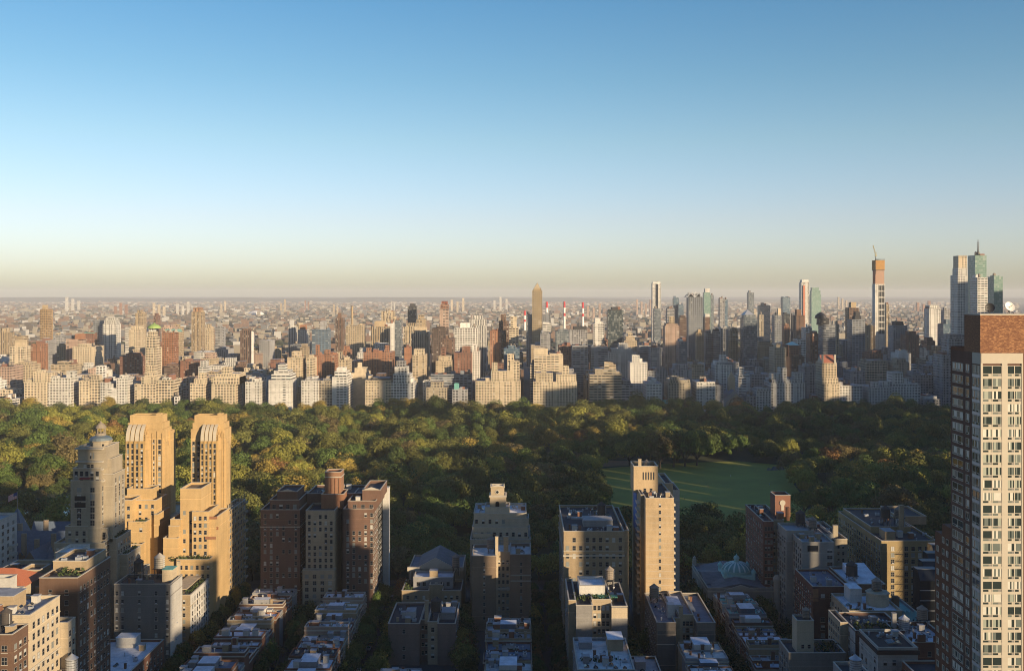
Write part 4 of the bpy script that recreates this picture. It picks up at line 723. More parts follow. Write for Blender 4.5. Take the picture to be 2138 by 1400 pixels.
b.vol(130, 144.5, 362, 382, 35.5); b.band(130, 144.5, 362, 382, 34.2, 1.5, .5, plain("dark_cornice", (.05,.03,.025), .8), "cornice"); b.skyl(136, 368, 35.6, 5, 4); b.clutter(131, 144, 372, 381, 35.5, 5); b.win('w', 362, 131, 144, 3, 33, 4, 8, 1.2, 1.8, .35); b.win('n', 130, 363, 381, 3, 33, 4, 8, 1.4, 2); b.done()
tank("white conical-roofed water tank at the photo's bottom, right part", 113, 336, 37.5, 1.9, 4, .6, 'grey')
b = Bd("narrow grey shed roof block under the white conical water tank", 108, 117, 328, 344, wall='gray', roof='tar'); b.vol(108, 117, 328, 344, 37); b.win('n', 108, 329, 343, 4, 36, 4, 8, 1.1, 1.7); b.done()
b = Bd("red brick block with stepped parapet and silvery cluttered roof by the glass terraces", 146, 163, 372, 400, wall='brick', roof='silver')
b.vol(146, 163, 376, 400, 32, par=1.6); b.part("stepped_parapet", MB().box(150, 153, 375.9, 376.4, 33.6, 36.4, MW).box(156, 160, 375.9, 376.4, 33.6, 36, MW), 'brick'); b.win('w', 376, 147, 162, 3, 31, 5, 8, 1.2, 1.7, .3); b.clutter(147, 162, 378, 399, 32, 10); b.done()
tank("grey metal water tank among ducts on the stepped-parapet brick block", 151, 392, 32, 2.0, 4, 1.4, 'grey'); tank("brown water tank under copper-coloured cone near the glass terraces", 160.5, 398, 32, 2.0, 4, 3.4, 'wood')
b = Bd("low brick block with a roof garden and small white dormer in the lower right", 138, 158, 338, 360, wall='brick', roof='tar')
b.vol(138, 158, 340, 360, 31.5); b.garden(140, 150, 342, 350, 31.6, 1.6, 50); b.part("white_dormer", gable(MB(), 144, 148, 344, 348, 31.6, 34.4, 'y', M_FRAME, M_FRAME)); b.win('n', 138, 341, 359, 3, 31, 5, 8, 1.3, 1.9); b.win('w', 340, 139, 157, 3, 31, 6, 8, 1.2, 1.8); b.done()
b = Bd("green-copper roofed studio block between the octagonal pavilion and the brick wing", 152, 166, 404, 432, wall='gray', roof='copper')
b.vol(158.5, 166, 404, 436, 31, occ=False)
for k in range(4): b.part("copper_skylight", gable(MB(), 159+k*1.6, 160.5+k*1.6, 405, 416, 31.1, 33.2, 'y', plain("weathered_copper", (.16,.36,.33), .7) if k == 0 else bpy.data.materials["weathered_copper"], M_GLASS))
b.chim(160, 425, 31, 5, 2.5, 'brown', 2.5); b.win('w', 404, 159, 165.6, 3, 30, 3, 8, 1.2, 1.7); b.done()
b = Bd("large tan block with a bright sunlit fire-escape corner below the meadow", 174, 203, 480, 545, wall=(.42,.32,.17), roof='tar')
X = lambda p: PX(p, 480); Zc = lambda p: PZ(p, 480)
b.vol(174, X(1957), 480, 545, Zc(1133)); b.vol(176, 196, 500, 543, Zc(1122), Zc(1133), par=.6); b.win('w', 480, 174.5, X(1956), 4, Zc(1138), 8, 13, 1.5, 1.9, 0, (1, 3, 4, 5, 6, 7)); b.win('n', 174, 481, 544, 4, Zc(1138), 18, 13, 1.3, 1.8)
for j in range(10):
    z = Zc(1138)-4-j*3.6; fe = MB(); fe.box(X(1872), X(1885), 478.6, 479.98, z, z+.08, M_METAL, bottom=True)
    for xx in (X(1872), X(1885)): fe.tube((xx, 478.6, z), (xx, 478.6, z+1), .05, M_METAL, 4)
    fe.tube((X(1872), 478.6, z+1), (X(1885), 478.6, z+1), .05, M_METAL, 4); fe.tube((X(1873), 479.2, z), (X(1884), 479.2, z+3.6), .07, M_METAL, 4); b.part("fire_escape", fe)
b.chim(X(1888)+5, 497, Zc(1122), 12, 2.0, 'tan', 1.6); b.clutter(175, 203, 482, 498, Zc(1133), 7); b.clutter(177, 195, 502, 540, Zc(1122), 6); b.vol(197, 212, 520, 545, Zc(1120), Zc(1134), wall='tan', roof='tar', occ=False); b.bulk(178, 183, 486, 494, Zc(1133), 4, 'tan'); b.done()
tank("dark cylindrical water tank left of the chimney on the large tan block", 184, 502, Zc(1122), 2.3, 4.4, 5, 'dark'); tank("water tank with sand-coloured cone right of the chimney on the large tan block", 191, 502, Zc(1122), 2.4, 4, 5, 'wood')
b = Bd("glass building stepping back in sloped skylight terraces behind the tall brick tower", 172, 200, 424, 470, cat="glass building", name="glass_building", wall='blue', roof='silver')
for k in range(4):
    x0 = PX(1921+k*10, 430+k*8); y0 = 430+k*8; z = PZ(1192-k*17, y0)
    m = MB(); m.box(x0, x0+9-k, y0, y0+7.98, 0, z-4, M_GLASS, M_LMETAL)
    for j in range(9): m.box(x0-.08, x0+9-k+.08, y0-.08, y0, 2+j*(z-6)/9, 2.3+j*(z-6)/9, M_LMETAL)
    b.part("glass_storey", m)
    s = MB(); s.poly([(x0,y0,z-4),(x0+9-k,y0,z-4),(x0+9-k,y0+3,z),(x0,y0+3,z)], M_GLASS); s.box(x0, x0+9-k, y0+3, y0+7.9, z-4, z, M_GLASS, M_FRAME); s.poly([(x0,y0,z-4),(x0,y0+3,z),(x0,y0+3,z-4)], M_GLASS)
    s.box(x0, x0+9-k, y0+2.8, y0+3.1, z, z+.2, M_FRAME)
    b.part("sloped_skylight", s)
b.done()
b = Bd("unlit brick flats with a lift tower and small conical tank at the photo's bottom", 104, 126, 386, 401, wall=(.30,.28,.25), roof='tar')
b.vol(104, 126, 386, 401, 25); b.vol(108, 114.6, 389, 396, 37, 25, wall='cream', par=.5, occ=False); b.garden(116, 125, 388, 398, 25.2, 2, 50); b.win('w', 389, 109, 114, 26, 29, 2, 1, 1, 1.4); b.win('n', 104, 387, 400, 3, 24, 4, 7, 1.2, 1.8); b.win('w', 386, 105, 125, 3, 20, 6, 5, 1.2, 1.8, .5); b.done()
tank("small conical water tank on the cream lift tower at the photo's bottom", 112.5, 392.5, 37.4, 1.45, 2.9, .5, 'wood')
# --- the tall tower at the right edge
b = thing("apartment_tower", "tall brick and pale concrete apartment tower with a brick crown at the photo's right edge", "apartment tower", (132, 250, 0))
M_CONC = plain("pale_concrete", (.47,.425,.35), .85, var=.08, scale=.5)
Zc = lambda p: PZ(p, 250); zt = Zc(737); fh = 26.42*250/F; NF = 46
XN, XE = 115.6, 152
MB().box(XN, XE, 250, 267.5, 0, zt, MW, False).build("wall", b, color=(.15,.085,.065)); MB().poly([(XN,250.3,zt),(XE,250.3,zt),(XE,267.5,zt),(XN,267.5,zt)], MR).build("roof", b, color='tar')
MB().box(XN, XE, 250.3, 259.3, zt, Zc(658), MB_RIGHT, False).box(XN-.12, XE+.1, 250.2, 259.4, Zc(658), Zc(658)+.35, M_SILL, bottom=True).build("brick_crown", b)
MB().poly([(XN,250.3,Zc(658)+.36),(XE,250.3,Zc(658)+.36),(XE,259.3,Zc(658)+.36),(XN,259.3,Zc(658)+.36)], MR).build("crown_roof", b, color='gray')
MB().box(XN, XN+.4, 259.5, 267.4, zt, zt+.9, MW).box(XN, XE, 267.1, 267.5, zt, zt+.9, MW).build("parapet", b, color=(.2,.085,.05))
zl = PZ(1103, 267)
MB().box(XN, XE, 267.52, 273, 0, zl, MW, MR).build("lower_wing", b, color=(.17,.075,.045)); MB().box(XN, XE, 273.02, 277.6, 0, zl-3, MW, MR).build("lower_wing", b, color=(.17,.075,.045))
x2 = PX(2135, 250)
fr = MB(); fr.box(XN-.15, x2, 249.75, 250, zt-2.6, zt, M_CONC).box(XN-.15, XN+.35, 249.7, 250, 0, zt-2.6, M_CONC).box(PX(2091,250), PX(2102.5,250), 249.75, 250, 0, zt-2.6, M_CONC)
fr.box(x2-.35, x2, 249.72, 250, 0, zt-2.6, M_CONC).box(XN-.18, XN-.001, 249.75, 254.4, zt-2.8, zt, M_CONC)
fr.build("concrete_frame", b)
xw = [(XN+.35, PX(2091,250)), (PX(2102.5,250), x2-.35)]
M_ACP = plain("grey_louvre", (.22,.21,.2), .7)
panes = [plain("tinted_pane", (.03,.042,.042), .06), plain("drawn_curtain", (.30,.33,.28), .4), plain("half_curtain", (.13,.155,.145), .3), plain("bright_blind", (.55,.54,.48), .5)]
_tw = {}
def towerwin(w, h, var):
    k = (round(w,2), h, var)
    if k in _tw: return _tw[k]
    f = MB(); t = .12; hl = h*.25
    for z0, z1 in ((0, t), (hl-t/2, hl+t/2), (h-t, h)): f.box(0, w, -.1, 0, z0, z1, M_CONC, bottom=True)
    n = 2 if w > 3 else 1
    xs = [w*i/n for i in range(n+1)]
    for x in xs: f.box(max(0, x-.1), min(w, x+.1), -.11, 0, t, h-t, M_CONC)
    fm = f.mesh("window_frame"); r = random.Random(int(w*100)+var*7); p = MB(); q = MB()
    for i in range(n):
        c = xs[i]; ww = w/n; m = 5
        for j in range(m):
            mt = panes[(0, (1, 1, 0, 1, 0)[j], (2, 1, 2, 0, 2)[j], (3, 3, 0, 3, 1)[j])[var]] if var < 4 else panes[r.choice(((0, 2), (0, 1, 2), (1, 2, 2), (0, 0, 3), (2, 3), (0, 1, 3))[(var+i) % 6])]
            p.poly([(c+ww*j/m,-.03,hl),(c+ww*(j+1)/m,-.03,hl),(c+ww*(j+1)/m,-.03,h-t),(c+ww*j/m,-.03,h-t)], mt)
        q.poly([(c,-.03,t),(c+ww*.62,-.03,t),(c+ww*.62,-.03,hl),(c,-.03,hl)], panes[0] if r.random() < .6 else panes[2])
        q.poly([(c+ww*.62,-.05,t),(c+ww,-.05,t),(c+ww,-.05,hl),(c+ww*.62,-.05,hl)], M_ACP if (i+var) % 2 else M_CONC)
    _tw[k] = (fm, p.mesh("pane"), q.mesh("lower_panel")); return _tw[k]
cnt = [0]; rest = []
def put(face, w, x, y, z, hh):
    var = rnd.choices(range(16), (3, 3, 2, 1.5)+(1,)*12)[0]; fm, pm, qm = towerwin(w, round(hh, 2), var); o = b['_o']
    loc = (x-o[0], y-o[1], z-o[2]); rz = 0 if face == 'w' else R(-90)
    if cnt[0] < 100:
        cnt[0] += 1; wf = link(bpy.data.objects.new("window", fm), b, loc, rz); link(bpy.data.objects.new("pane", pm), wf, (0, 0, 0)); link(bpy.data.objects.new("lower_panel", qm), wf, (0, 0, 0))
    else: rest.append(((fm, pm, qm), (x, y, z), rz))
for k in range(NF):
    z1 = zt-3.1-k*fh
    if z1 < 4: break
    MB().box(XN-.1, x2, 249.8, 249.998, z1-fh+.0, z1-fh+.42, M_CONC, bottom=True).build('spandrel', b)
    MB().box(XN-.14, XN-.001, 250.3, 254.6, z1-fh+.05, z1-fh+.75, M_LMETAL, bottom=True).build('spandrel', b)
    for a, c in xw: put('w', c-a, a, 249.9, z1-fh+.42, fh-.42)
    if k < 30:
        put('n', 4.1, XN-.02, 254.5, z1-fh+.75, fh-.8)
for k in range(NF):
    z1 = zt-3.1-k*fh
    if z1 < 60: break
    put('n', 2.1, XN-.02, 258.3, z1-fh+.8, fh-.95); put('n', 6.4, XN-.02, 266.2, z1-fh+.8, fh-.95)
    if z1 < zl-1:
        for y in (270.3, 272.8): put('n', 1.5, XN-.02, y, z1-fh+.8, fh-1.5)
    if z1 < zl-4: put('n', 1.5, XN-.02, 276.4, z1-fh+.8, fh-1.5)
for k in range(NF):
    z1 = zt-3.1-k*fh
    if z1 < 4: break
    for xx in (128.6, 134.4, 140.2, 146): put('w', 4.1, xx, 249.99, z1-fh+.6, fh-.9)
q = MB()
for ms, p, rz in rest:
    c, n = math.cos(rz), math.sin(rz)
    for me in ms:
        for f in me.polygons: q.poly([(p[0]+me.vertices[i].co.x*c-me.vertices[i].co.y*n, p[1]+me.vertices[i].co.x*n+me.vertices[i].co.y*c, p[2]+me.vertices[i].co.z) for i in f.vertices], me.materials[f.material_index])
o = q.build("window", b); o['kind'] = 'stuff'
OCC.append((1951, 2138, 655, 280))
def dish(label, x, y, z, r, col, tilt):
    t = thing("satellite_dish", label, "satellite dish", (x, y, z)); m = plain("dish_shell", col, .5); d = MB()
    d.lathe(0, 0, [(r*i/6, .32*r*(i/6)**2) for i in range(7)], 24, m)
    o = d.build("reflector"); o.parent = t; o.location = (0, 0, r*1.15); o.rotation_euler = tilt
    e = MB().tube((0,0,0), (0,0,r*1.1), .14, M_METAL).tube((-.8,-.8,0), (0,0,r*.8), .07, M_METAL).tube((.8,-.8,0), (0,0,r*.8), .07, M_METAL).build("mount"); e.parent = t
    q = MB().tube((0,0,r*1.15), tuple(Vector((0,0,r*1.15))+Vector((math.sin(tilt[1]), -math.sin(tilt[0])*math.cos(tilt[1]), math.cos(tilt[0])*math.cos(tilt[1])))*r*.9), .06, M_METAL).build("feed_arm"); q.parent = t
dish("white satellite dish facing the viewer on the brick crown's roof", PX(2107,255), 255, Zc(658)+.4, 1.35, (.75,.73,.68), (R(60), R(20), 0))
dish("dark satellite dish turned away on the brick crown's roof", PX(2066,256), 256, Zc(658)+.4, 1.2, (.04,.04,.045), (R(75), R(-60), 0))
# ---------------------------------------------------------------- the far side of the park
ZM = {1: (0, 600, 3.959), 2: (500, 580, 3.959), 3: (1000, 560, 3.959), 4: (1480, 480, 3.249)}
ST = {'p': (.52, .55, 0, 4.0, 3.8), 's': (.46, .52, 0, 4.2, 3.8), 'w': (.62, .6, 0, 4.2, 3.9), 'r': (.80, .46, .1, 6.0, 3.7), 'v': (.5, .9, .1, 3.4, 3.6), 'g': (.88, .80, 1, 3.0, 3.6), 'b': (0, 0, 0, 3, 3), 'l': (.52, .50, 0, 4.2, 4.0)}
FOOT = []; COVER = np.full(2600, 1400.0); ER = random.Random(5)
CATN = {'apartment_building': 'apartment building', 'high_rise': 'high-rise', 'skyscraper': 'skyscraper', 'mansion': 'mansion'}
def cover(px0, px1, py):
    a, c = int(max(0, px0+200)), int(min(2599, px1+200))
    if c > a: COVER[a:c] = np.minimum(COVER[a:c], py)
GLC = {'blue': (.05,.09,.13), 'green': (.13,.22,.19), 'dark': (.02,.025,.03), 'white': (.2,.24,.26), 'steel': (.05,.07,.09), 'gray': (.06,.09,.11)}
def style(o, st, c):
    s = ST[st]; o['ww'], o['wh'], o['gk'] = float(s[0]), float(s[1]), float(s[2]); o['gl'] = list(GLC.get(c if isinstance(c, str) else '', (.04,.06,.07)))
def east(zm, x0, x1, yt, Y, dep, c, st, tiers, label, rc='gray', name='apartment_building', blanks='', group=None):
    ox, oy, k = ZM[zm]; f = lambda x: PX(ox+x/k, Y); g = lambda y, yy: PZ(oy+y/k, yy)
    Y = Y + len(FOOT)*.013; s = ST[st]; z = g(yt, Y); X0, X1 = f(x0), f(x1)
    if name != 'apartment_building':                      # the far end of a flank shows too: keep the whole outline as wide as seen
        dep = min(dep, 26, (X1-X0)*1.1); k2 = (Y+dep)/Y
        if X0 > 0: X0 = min(X0*k2, X0+.42*(X1-X0))
        elif X1 < 0: X1 = max(X1*k2, X1-.42*(X1-X0))
        nx0, nx1 = X0, X1; q0, q1 = f(x0), f(x1); f0 = f; f = lambda x: nx0+(f0(x)-q0)*(nx1-nx0)/(q1-q0)
    org = ((X0+X1)/2, Y, 0)
    FOOT.append((X0-2, X1+2, Y-2, Y+dep+2)); cover(ox+x0/k, ox+x1/k, oy+yt/k)
    b = MB().box(X0, X1, Y, Y+dep, 0, z, MF, MD, s[3], s[4], blanks); b.rim(X0, X1, Y, Y+dep, z, z+1, .5, MF)
    o = b.build(name, org=org, color=colr(c, .05)); o['_o'] = list(org); tag(o, label, CATN.get(name, 'building'), group); style(o, st, c); r4 = list(colr(rc)[:3]); o['rc'] = r4
    zp = z
    for i, t in enumerate(tiers):
        a0, a1, ty = t[:3]; c2 = t[3] if len(t) > 3 else c; st2 = t[4] if len(t) > 4 else st; s2 = ST[st2]
        y0 = Y+1.5+i*1.1; z2 = g(ty, y0); A, B = f(a0), f(a1); d2 = max(4, min(dep-3-i*2, (B-A)*1.4)); cover(ox+a0/k, ox+a1/k, oy+ty/k)
        m = MB().box(A, B, y0, y0+d2, z, z2, MF, MD, s2[3], s2[4]); m.rim(A, B, y0, y0+d2, z2, z2+.9, .4, MF)
        p = m.build("setback_tier" if i < len(tiers)-1 or len(tiers) > 2 else "penthouse", o, color=colr(c2, .05)); style(p, st2, c2); p['rc'] = r4; zp = max(zp, z2)
    n = 2 + int((X1-X0) > 18) + int((X1-X0) > 30) + int((X1-X0) > 45) + (2 if Y < 1640 else 0)
    for i in range(n):                                    # lift heads, tanks and plant on the main roof
        if tiers and ER.random() < .35: continue
        w = min(ER.uniform(2.5, 8), (X1-X0)*.45); a = ER.uniform(X0+1, X1-w-1); h = ER.uniform(2.2, 5)*(1.6 if ER.random() < .3 else 1)
        if ER.random() < .6:
            p = MB().box(a, a+w, Y+dep*(.1+.5*ER.random()), Y+dep*.62+min(w, dep*.3), z, z+h, MF, MD).build("bulkhead", o, color=colr(c if ER.random() < .6 else 'brick', .1)); style(p, 'b', c); p['rc'] = r4
        else:
            r = 1.9; MB().lathe(a+2, Y+dep*.4, [(r,z+2.4),(r,z+6),(0,z+7.6)], 10, M_WOOD, False).box(a+.8, a+3.2, Y+dep*.4-1.2, Y+dep*.4+1.2, z, z+2.4, M_METAL).build("roof_tank", o)
    return o
E = east; NS = {}
# park front (fifth avenue row), west to east is deeper; pixel columns left to right
E(1,0,125,925,1398,30,'white','r',[], "low white pavilion at the wood's edge, photo's left edge",'pale')
E(1,-60,80,660,1470,40,'pink','p',[], "pinkish block with dark shaded flank at the photo's left edge")
E(1,200,385,785,1400,38,'cream','s',[(270,410,705),(285,345,690)], "long cream block with stepped attic, first of the park front from the left")
E(1,386,585,748,1403,36,'pale','p',[(545,600,695),(385,440,735)], "pale stone block with a tall central loggia on the park front")
E(1,652,735,775,1400,34,'cream','s',[], "narrow cream block with small regular windows on the park front")
E(1,736,828,762,1402,34,'cream','w',[(750,840,725),(785,842,652,'white')], "cream block with a slender white penthouse stack on the park front")
E(1,829,888,790,1400,30,'pale','p',[], "narrow pale block joined to the stack-topped cream block")
E(1,888,962,835,1401,30,'white','r',[(895,925,800)], "low white modern block squeezed in the cream park front")
E(1,961,1052,752,1400,32,'pale','s',[(985,1040,728)], "slim pale block with bracketed cornice standing at a side street")
E(1,1112,1288,800,1400,36,'cream','p',[(1165,1290,742),(1190,1275,705),(1205,1265,650)], "big cream block rising in steps to a square tower below the green dome")
E(1,1287,1432,768,1402,36,'cream','w',[(1340,1400,748,'white')], "cream block with flat cornice right of the stepped square tower")
E(1,1440,1490,905,1395,14,'white','w',[], "tiny white mansion among the cream park front",'pale','mansion')
E(1,1570,1683,795,1400,34,'cream','p',[(1600,1690,760),(1632,1682,712)], "narrow cream terraced block tapering to a single tower")
E(1,1748,1945,800,1400,38,'cream','p',[(1760,1975,745),(1775,1975,715),(1825,1890,665)], "broad cream block with planted setbacks under a central tower")
E(2,48,168,862,1400,34,'pale','l',[(100,160,835)], "pale block with few large windows and heavy cornice on the park front")
E(2,240,425,850,1402,36,'white','r',[(262,420,800),(280,400,770),(312,372,722)], "white block of many terraces crowned by a square tower")
E(2,512,655,852,1400,36,'pale','s',[(540,630,838,'gray')], "pale flat-topped block with small windows beside a grey balconied one")
E(2,656,768,853,1401,36,'stone','w',[(690,760,835,'gray')], "grey-beige block with paired windows joined to a white terraced block")
E(2,766,890,822,1400,60,'white','r',[(785,885,775),(800,868,748,'white','b')], "white modern block with dark window bands and rounded top, street corner")
E(2,905,1040,790,1446,50,'cream','b',[(950,1040,748),(975,1005,705)], "bright cream block whose blank flank catches the sun up the side street")
E(2,1040,1252,850,1400,38,'cream','l',[(1100,1240,832,'dark','b')], "cream corner block with eight neat window columns and dark mansard")
E(2,1251,1440,872,1402,40,'white','w',[(1270,1410,800),(1280,1385,740),(1302,1366,690,'gray')], "white ziggurat block topping out in a grey tower",'white')
E(2,1545,1715,908,1400,30,'stone','p',[(1580,1680,862)], "low grey stone block in shade beside the museum mansion")
E(2,1760,1892,925,1398,30,'gray','p',[(1775,1815,878,'copper','b')], "small shaded mansion with a bit of green copper roof",'slate','mansion')
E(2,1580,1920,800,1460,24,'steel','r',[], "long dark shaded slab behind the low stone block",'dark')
E(3,-28,345,935,1400,40,'cream','p',[(100,262,852),(107,152,785),(255,335,770),(235,290,712)], "very wide cream block with two towers left of the street canyon")
E(3,450,810,940,1400,40,'cream','s',[(470,612,868),(515,558,792),(640,805,878),(690,745,812)], "wide cream block with two stepped towers right of the street canyon")
E(3,915,1180,880,1400,40,'stone','r',[(960,1135,835),(1038,1078,782,'sand'),(1075,1135,800,'sand')], "broad stone-coloured block with balconies and sunlit attic towers")
E(3,1180,1275,965,1402,34,'gray','r',[(1190,1255,930)], "grey block with wide windows adjoining the broad balconied block")
E(3,1385,1510,955,1392,44,'white','l',[], "white free-standing block with twelve rows of dark windows, trees at its foot")
E(3,1515,1560,1092,1396,14,'copper','b',[], "tiny house with a green copper front between two blocks",'copper','mansion')
E(3,1565,1748,948,1400,40,'stone','p',[(1580,1745,925),(1600,1660,900)], "stone block with terraced attic right of the tiny copper front")
E(3,1800,1952,942,1394,42,'pale','l',[], "pale shaded block with large regular windows left of the stone church")
E(3,1951,2022,968,1400,40,'gray','p',[], "grey block directly left of the stone church with the rose window")
E(4,200,280,1000,1440,30,'white','r',[(205,278,980),(208,242,935)], "white block of stepped terraces behind the church gable")
E(4,255,322,1130,1402,30,'gray','p',[], "low grey house right of the rose window church")
E(4,322,422,1092,1400,40,'pale','p',[(330,410,1075)], "pale block with many small windows right of the church")
E(4,421,652,1040,1402,42,'pale','p',[(430,640,1018),(485,532,937),(430,482,978),(588,644,972)], "wide pale block with three attic towers catching light")
E(4,690,780,1160,1398,30,'brick','p',[], "low brick house left of the red-roofed hotel")
E(4,780,887,1045,1400,40,'cream','p',[(768,880,1005),(770,872,902,'sand')], "cream hotel under a steep red tiled roof")
E(4,886,1042,1058,1402,42,'pale','p',[], "pale flat block joined to the red-roofed hotel")
E(4,1085,1243,1068,1400,42,'pale','s',[(1115,1155,1035),(1180,1232,1030)], "pale white block with small windows, second from the brick crown tower")
E(4,1242,1436,1062,1402,42,'white','p',[(1250,1420,1042),(1248,1322,968),(1330,1362,1010)], "white block of irregular towers nearest the brick crown tower")
E(4,1436,1580,1150,1396,30,'gray','p',[(1465,1550,1130,'white','b')], "low grey roofs with white sheds before the big stepped stone block")
# further blocks, left part
hi = 'high_rise'
E(1,-10,118,378,1900,36,'tan','v',[(10,90,340)], "tan ribbed slab high-rise at the photo's left edge, upper part",'gray',hi)
E(1,58,235,405,1960,40,'tan','r',[], "tan banded slab just right of the ribbed slab at the left edge",'gray',hi)
E(1,80,255,490,1640,42,'cream','w',[(138,235,438,'sand','b')], "cream boxy high-rise with dark shaded side and blank penthouse",'gray',hi)
E(1,330,437,182,2300,36,(.40,.27,.14),'w',[(360,408,148,'tan','b')], "lone brown-gold grid tower standing high at the far left",'gray',hi)
E(1,255,330,470,1700,30,'rust','p',[], "rust-coloured block at the foot of the brown-gold grid tower")
E(1,325,402,440,1750,30,'gray','p',[], "grey block in shade in front of the brown-gold grid tower")
E(1,440,545,400,2050,34,'gray','r',[(470,515,378,'cream')], "shaded grey block right of the brown-gold grid tower",'gray',hi)
E(1,545,640,430,1760,36,'pink','r',[(615,670,388,'rust','b')], "pink and white banded block with a rust penthouse")
E(1,600,780,492,1700,40,'cream','p',[(640,720,470)], "cream block with terraces in the middle of the left part")
E(1,680,770,380,2100,36,'brick','p',[(690,750,375,'copper','b')], "brick block with a green trimmed roof")
E(1,770,856,280,2120,36,'steel','w',[], "grey shaded tower attached left of the pale stepped tower",'gray',hi)
E(1,850,1000,305,2100,40,'pale','w',[(865,990,272),(880,975,250)], "pale stepped tower with square windows and chamfered top",'pale',hi)
E(1,1065,1202,352,1880,40,'cream','s',[(1085,1190,322)], "cream broad tower with one dark flank left of the green-domed tower",'gray',hi)
E(1,1035,1080,330,2000,30,'pale','r',[], "pale narrow slab behind the broad cream tower")
E(1,1118,1212,215,2500,36,'tan','v',[(1140,1190,190)], "tan far tower with stepped top behind the green-domed tower",'gray',hi)
E(1,1270,1326,232,2700,30,'brick','v',[(1280,1318,214)], "slim brick-red tower in the distance right of the green dome",'gray',hi)
o = E(1,1203,1340,500,1560,32,'cream','w',[(1207,1325,412),(1222,1312,370),(1236,1300,336,'pale')], "tall cream hotel tower wearing a small green dome",'gray',hi)
Y = 1566; P = lambda x: PX(x/3.959, Y); Z = lambda y: PZ(600+y/3.959, Y)
M_GD = plain("green_dome_tile", (.28,.40,.12), .7)
MB().lathe(P(1267), Y+4, [(10.5,Z(337)),(9.5,Z(322)),(6,Z(308)),(1.5,Z(299)),(.3,Z(290)),(0,Z(290))], 14, M_GD).build("dome", o)
o = E(1,1340,1476,380,1720,36,(.36,.16,.08),'w',[(1342,1375,362),(1392,1424,372),(1438,1472,362)], "red brick tower under a row of green gables",'copper',hi)
for a, c in ((1340,1378), (1388,1428), (1434,1476)): gable(MB(), PX(a/3.959,1722), PX(c/3.959,1722), 1722.5, 1745, PZ(600+368/3.959,1722), PZ(600+345/3.959,1722), 'y', plain("green_gable", (.2,.36,.3), .7) if a == 1340 else bpy.data.materials["green_gable"], M_SILL).build("gable_roof", o)
E(1,1395,1520,330,2100,36,'tan','p',[(1420,1490,308)], "plain tan block behind the green-gabled brick tower",'gray',hi)
E(1,1583,1696,205,2500,36,(.50,.37,.22),'v',[(1600,1680,170,(.45,.25,.13),'v')], "striped tan and white round-topped tower, tallest of the left centre",'gray',hi)
E(1,1697,1772,335,2250,34,'sand','p',[(1710,1755,305)], "sandy block at the right foot of the striped tower",'gray',hi)
E(1,1780,1866,330,2300,34,'gray','r',[(1800,1845,305)], "blue-grey flat tower between the striped tower and a white low block",'gray',hi)
E(1,1985,2092,360,1800,36,'brown','v',[(2000,2075,342)], "dark brown ribbed tower with one sunlit edge",'gray',hi)
E(1,2078,2098,365,1797,30,'white','b',[], "white lift shaft attached to the dark brown ribbed tower",'gray',hi)  # white colour stands in for the brown tower's sunlit south face
E(1,990,1150,575,1620,36,'brick','p',[(1050,1130,545)], "brick block in the streets left of the green-domed tower")
E(1,1490,1640,610,1640,34,'brick','s',[], "broad brick block below the striped tower")
E(1,1660,1770,590,1720,30,'sand','p',[(1690,1760,545,'pink')], "sandy terraced block under the striped tower's right side")
E(1,100,255,640,1560,32,'sand','p',[(150,240,620)], "sandy block behind the first long cream park-front block")
E(1,420,600,640,1600,34,'sand','r',[(470,560,615)], "sandy banded block behind the loggia block")
# centre left
E(2,405,480,408,2000,34,'pale','v',[], "pale slab with blue shaded side left of a red-topped tower",'gray',hi)
E(2,432,532,392,2060,34,'cream','v',[], "cream comb-topped slab behind the pale shaded slab",'gray',hi)
E(2,482,576,432,1960,34,'pale','w',[(500,560,392,'rust','b')], "white round-cornered tower with a rust-red roof house",'gray',hi)
E(2,598,755,430,1900,40,'blue','r',[(676,725,362,'gray','b')], "blue-grey banded office slab with a blank grey core",'gray',hi)
E(2,793,870,335,2100,34,'brown','v',[(815,846,292,'brown','b')], "brown ribbed tower with a small dark cap",'gray',hi)
E(2,880,1042,402,1900,40,'sand','w',[(895,940,388),(985,1040,388)], "broad sand-coloured twin slab in front of the lone chimney stack",'gray',hi)
E(2,1085,1247,405,1900,40,'tan','v',[(1118,1206,362,'tan','b')], "broad tan slab with a blank raised block on its roof",'gray',hi)
E(2,1172,1287,278,2400,34,'sand','v',[], "distant greenish ribbed slab, upper one of two",'gray',hi)
E(2,1208,1325,338,2300,34,'sand','v',[], "distant greenish ribbed slab, lower one of two",'gray',hi)
E(2,1210,1282,378,2050,30,'pale','b',[], "pale blank-sided tower beside the broad tan slab",'gray',hi)
E(2,1283,1346,352,2080,30,'steel','g',[], "narrow dark glass tower in the centre left",'dark',hi)
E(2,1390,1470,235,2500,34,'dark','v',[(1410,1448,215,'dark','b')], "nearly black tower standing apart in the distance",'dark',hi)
E(2,1463,1545,345,2350,34,'tan','r',[(1478,1530,308)], "tan balconied tower just right of the nearly black one",'gray',hi)
E(2,1355,1470,405,1850,36,'sand','v',[(1380,1465,378,'tan')], "sand-coloured ribbed tower beside the white-ribbed slab",'gray',hi)
E(2,1423,1576,450,1750,36,'cream','v',[(1450,1550,412,'sand','b')], "white-ribbed slab with tall dark window stripes",'gray',hi)
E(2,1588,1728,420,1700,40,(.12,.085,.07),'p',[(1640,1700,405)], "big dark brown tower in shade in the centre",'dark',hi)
E(2,1655,1732,258,2400,36,'pink','r',[(1662,1732,222,'rust'),(1670,1722,195,(.30,.10,.06))], "slim red-brown tower of irregular stacked tops",'rust',hi)
E(2,1778,1976,415,1690,40,'white','w',[(1825,1905,378,'white','b')], "bright white slab with a square window grid",'gray',hi)
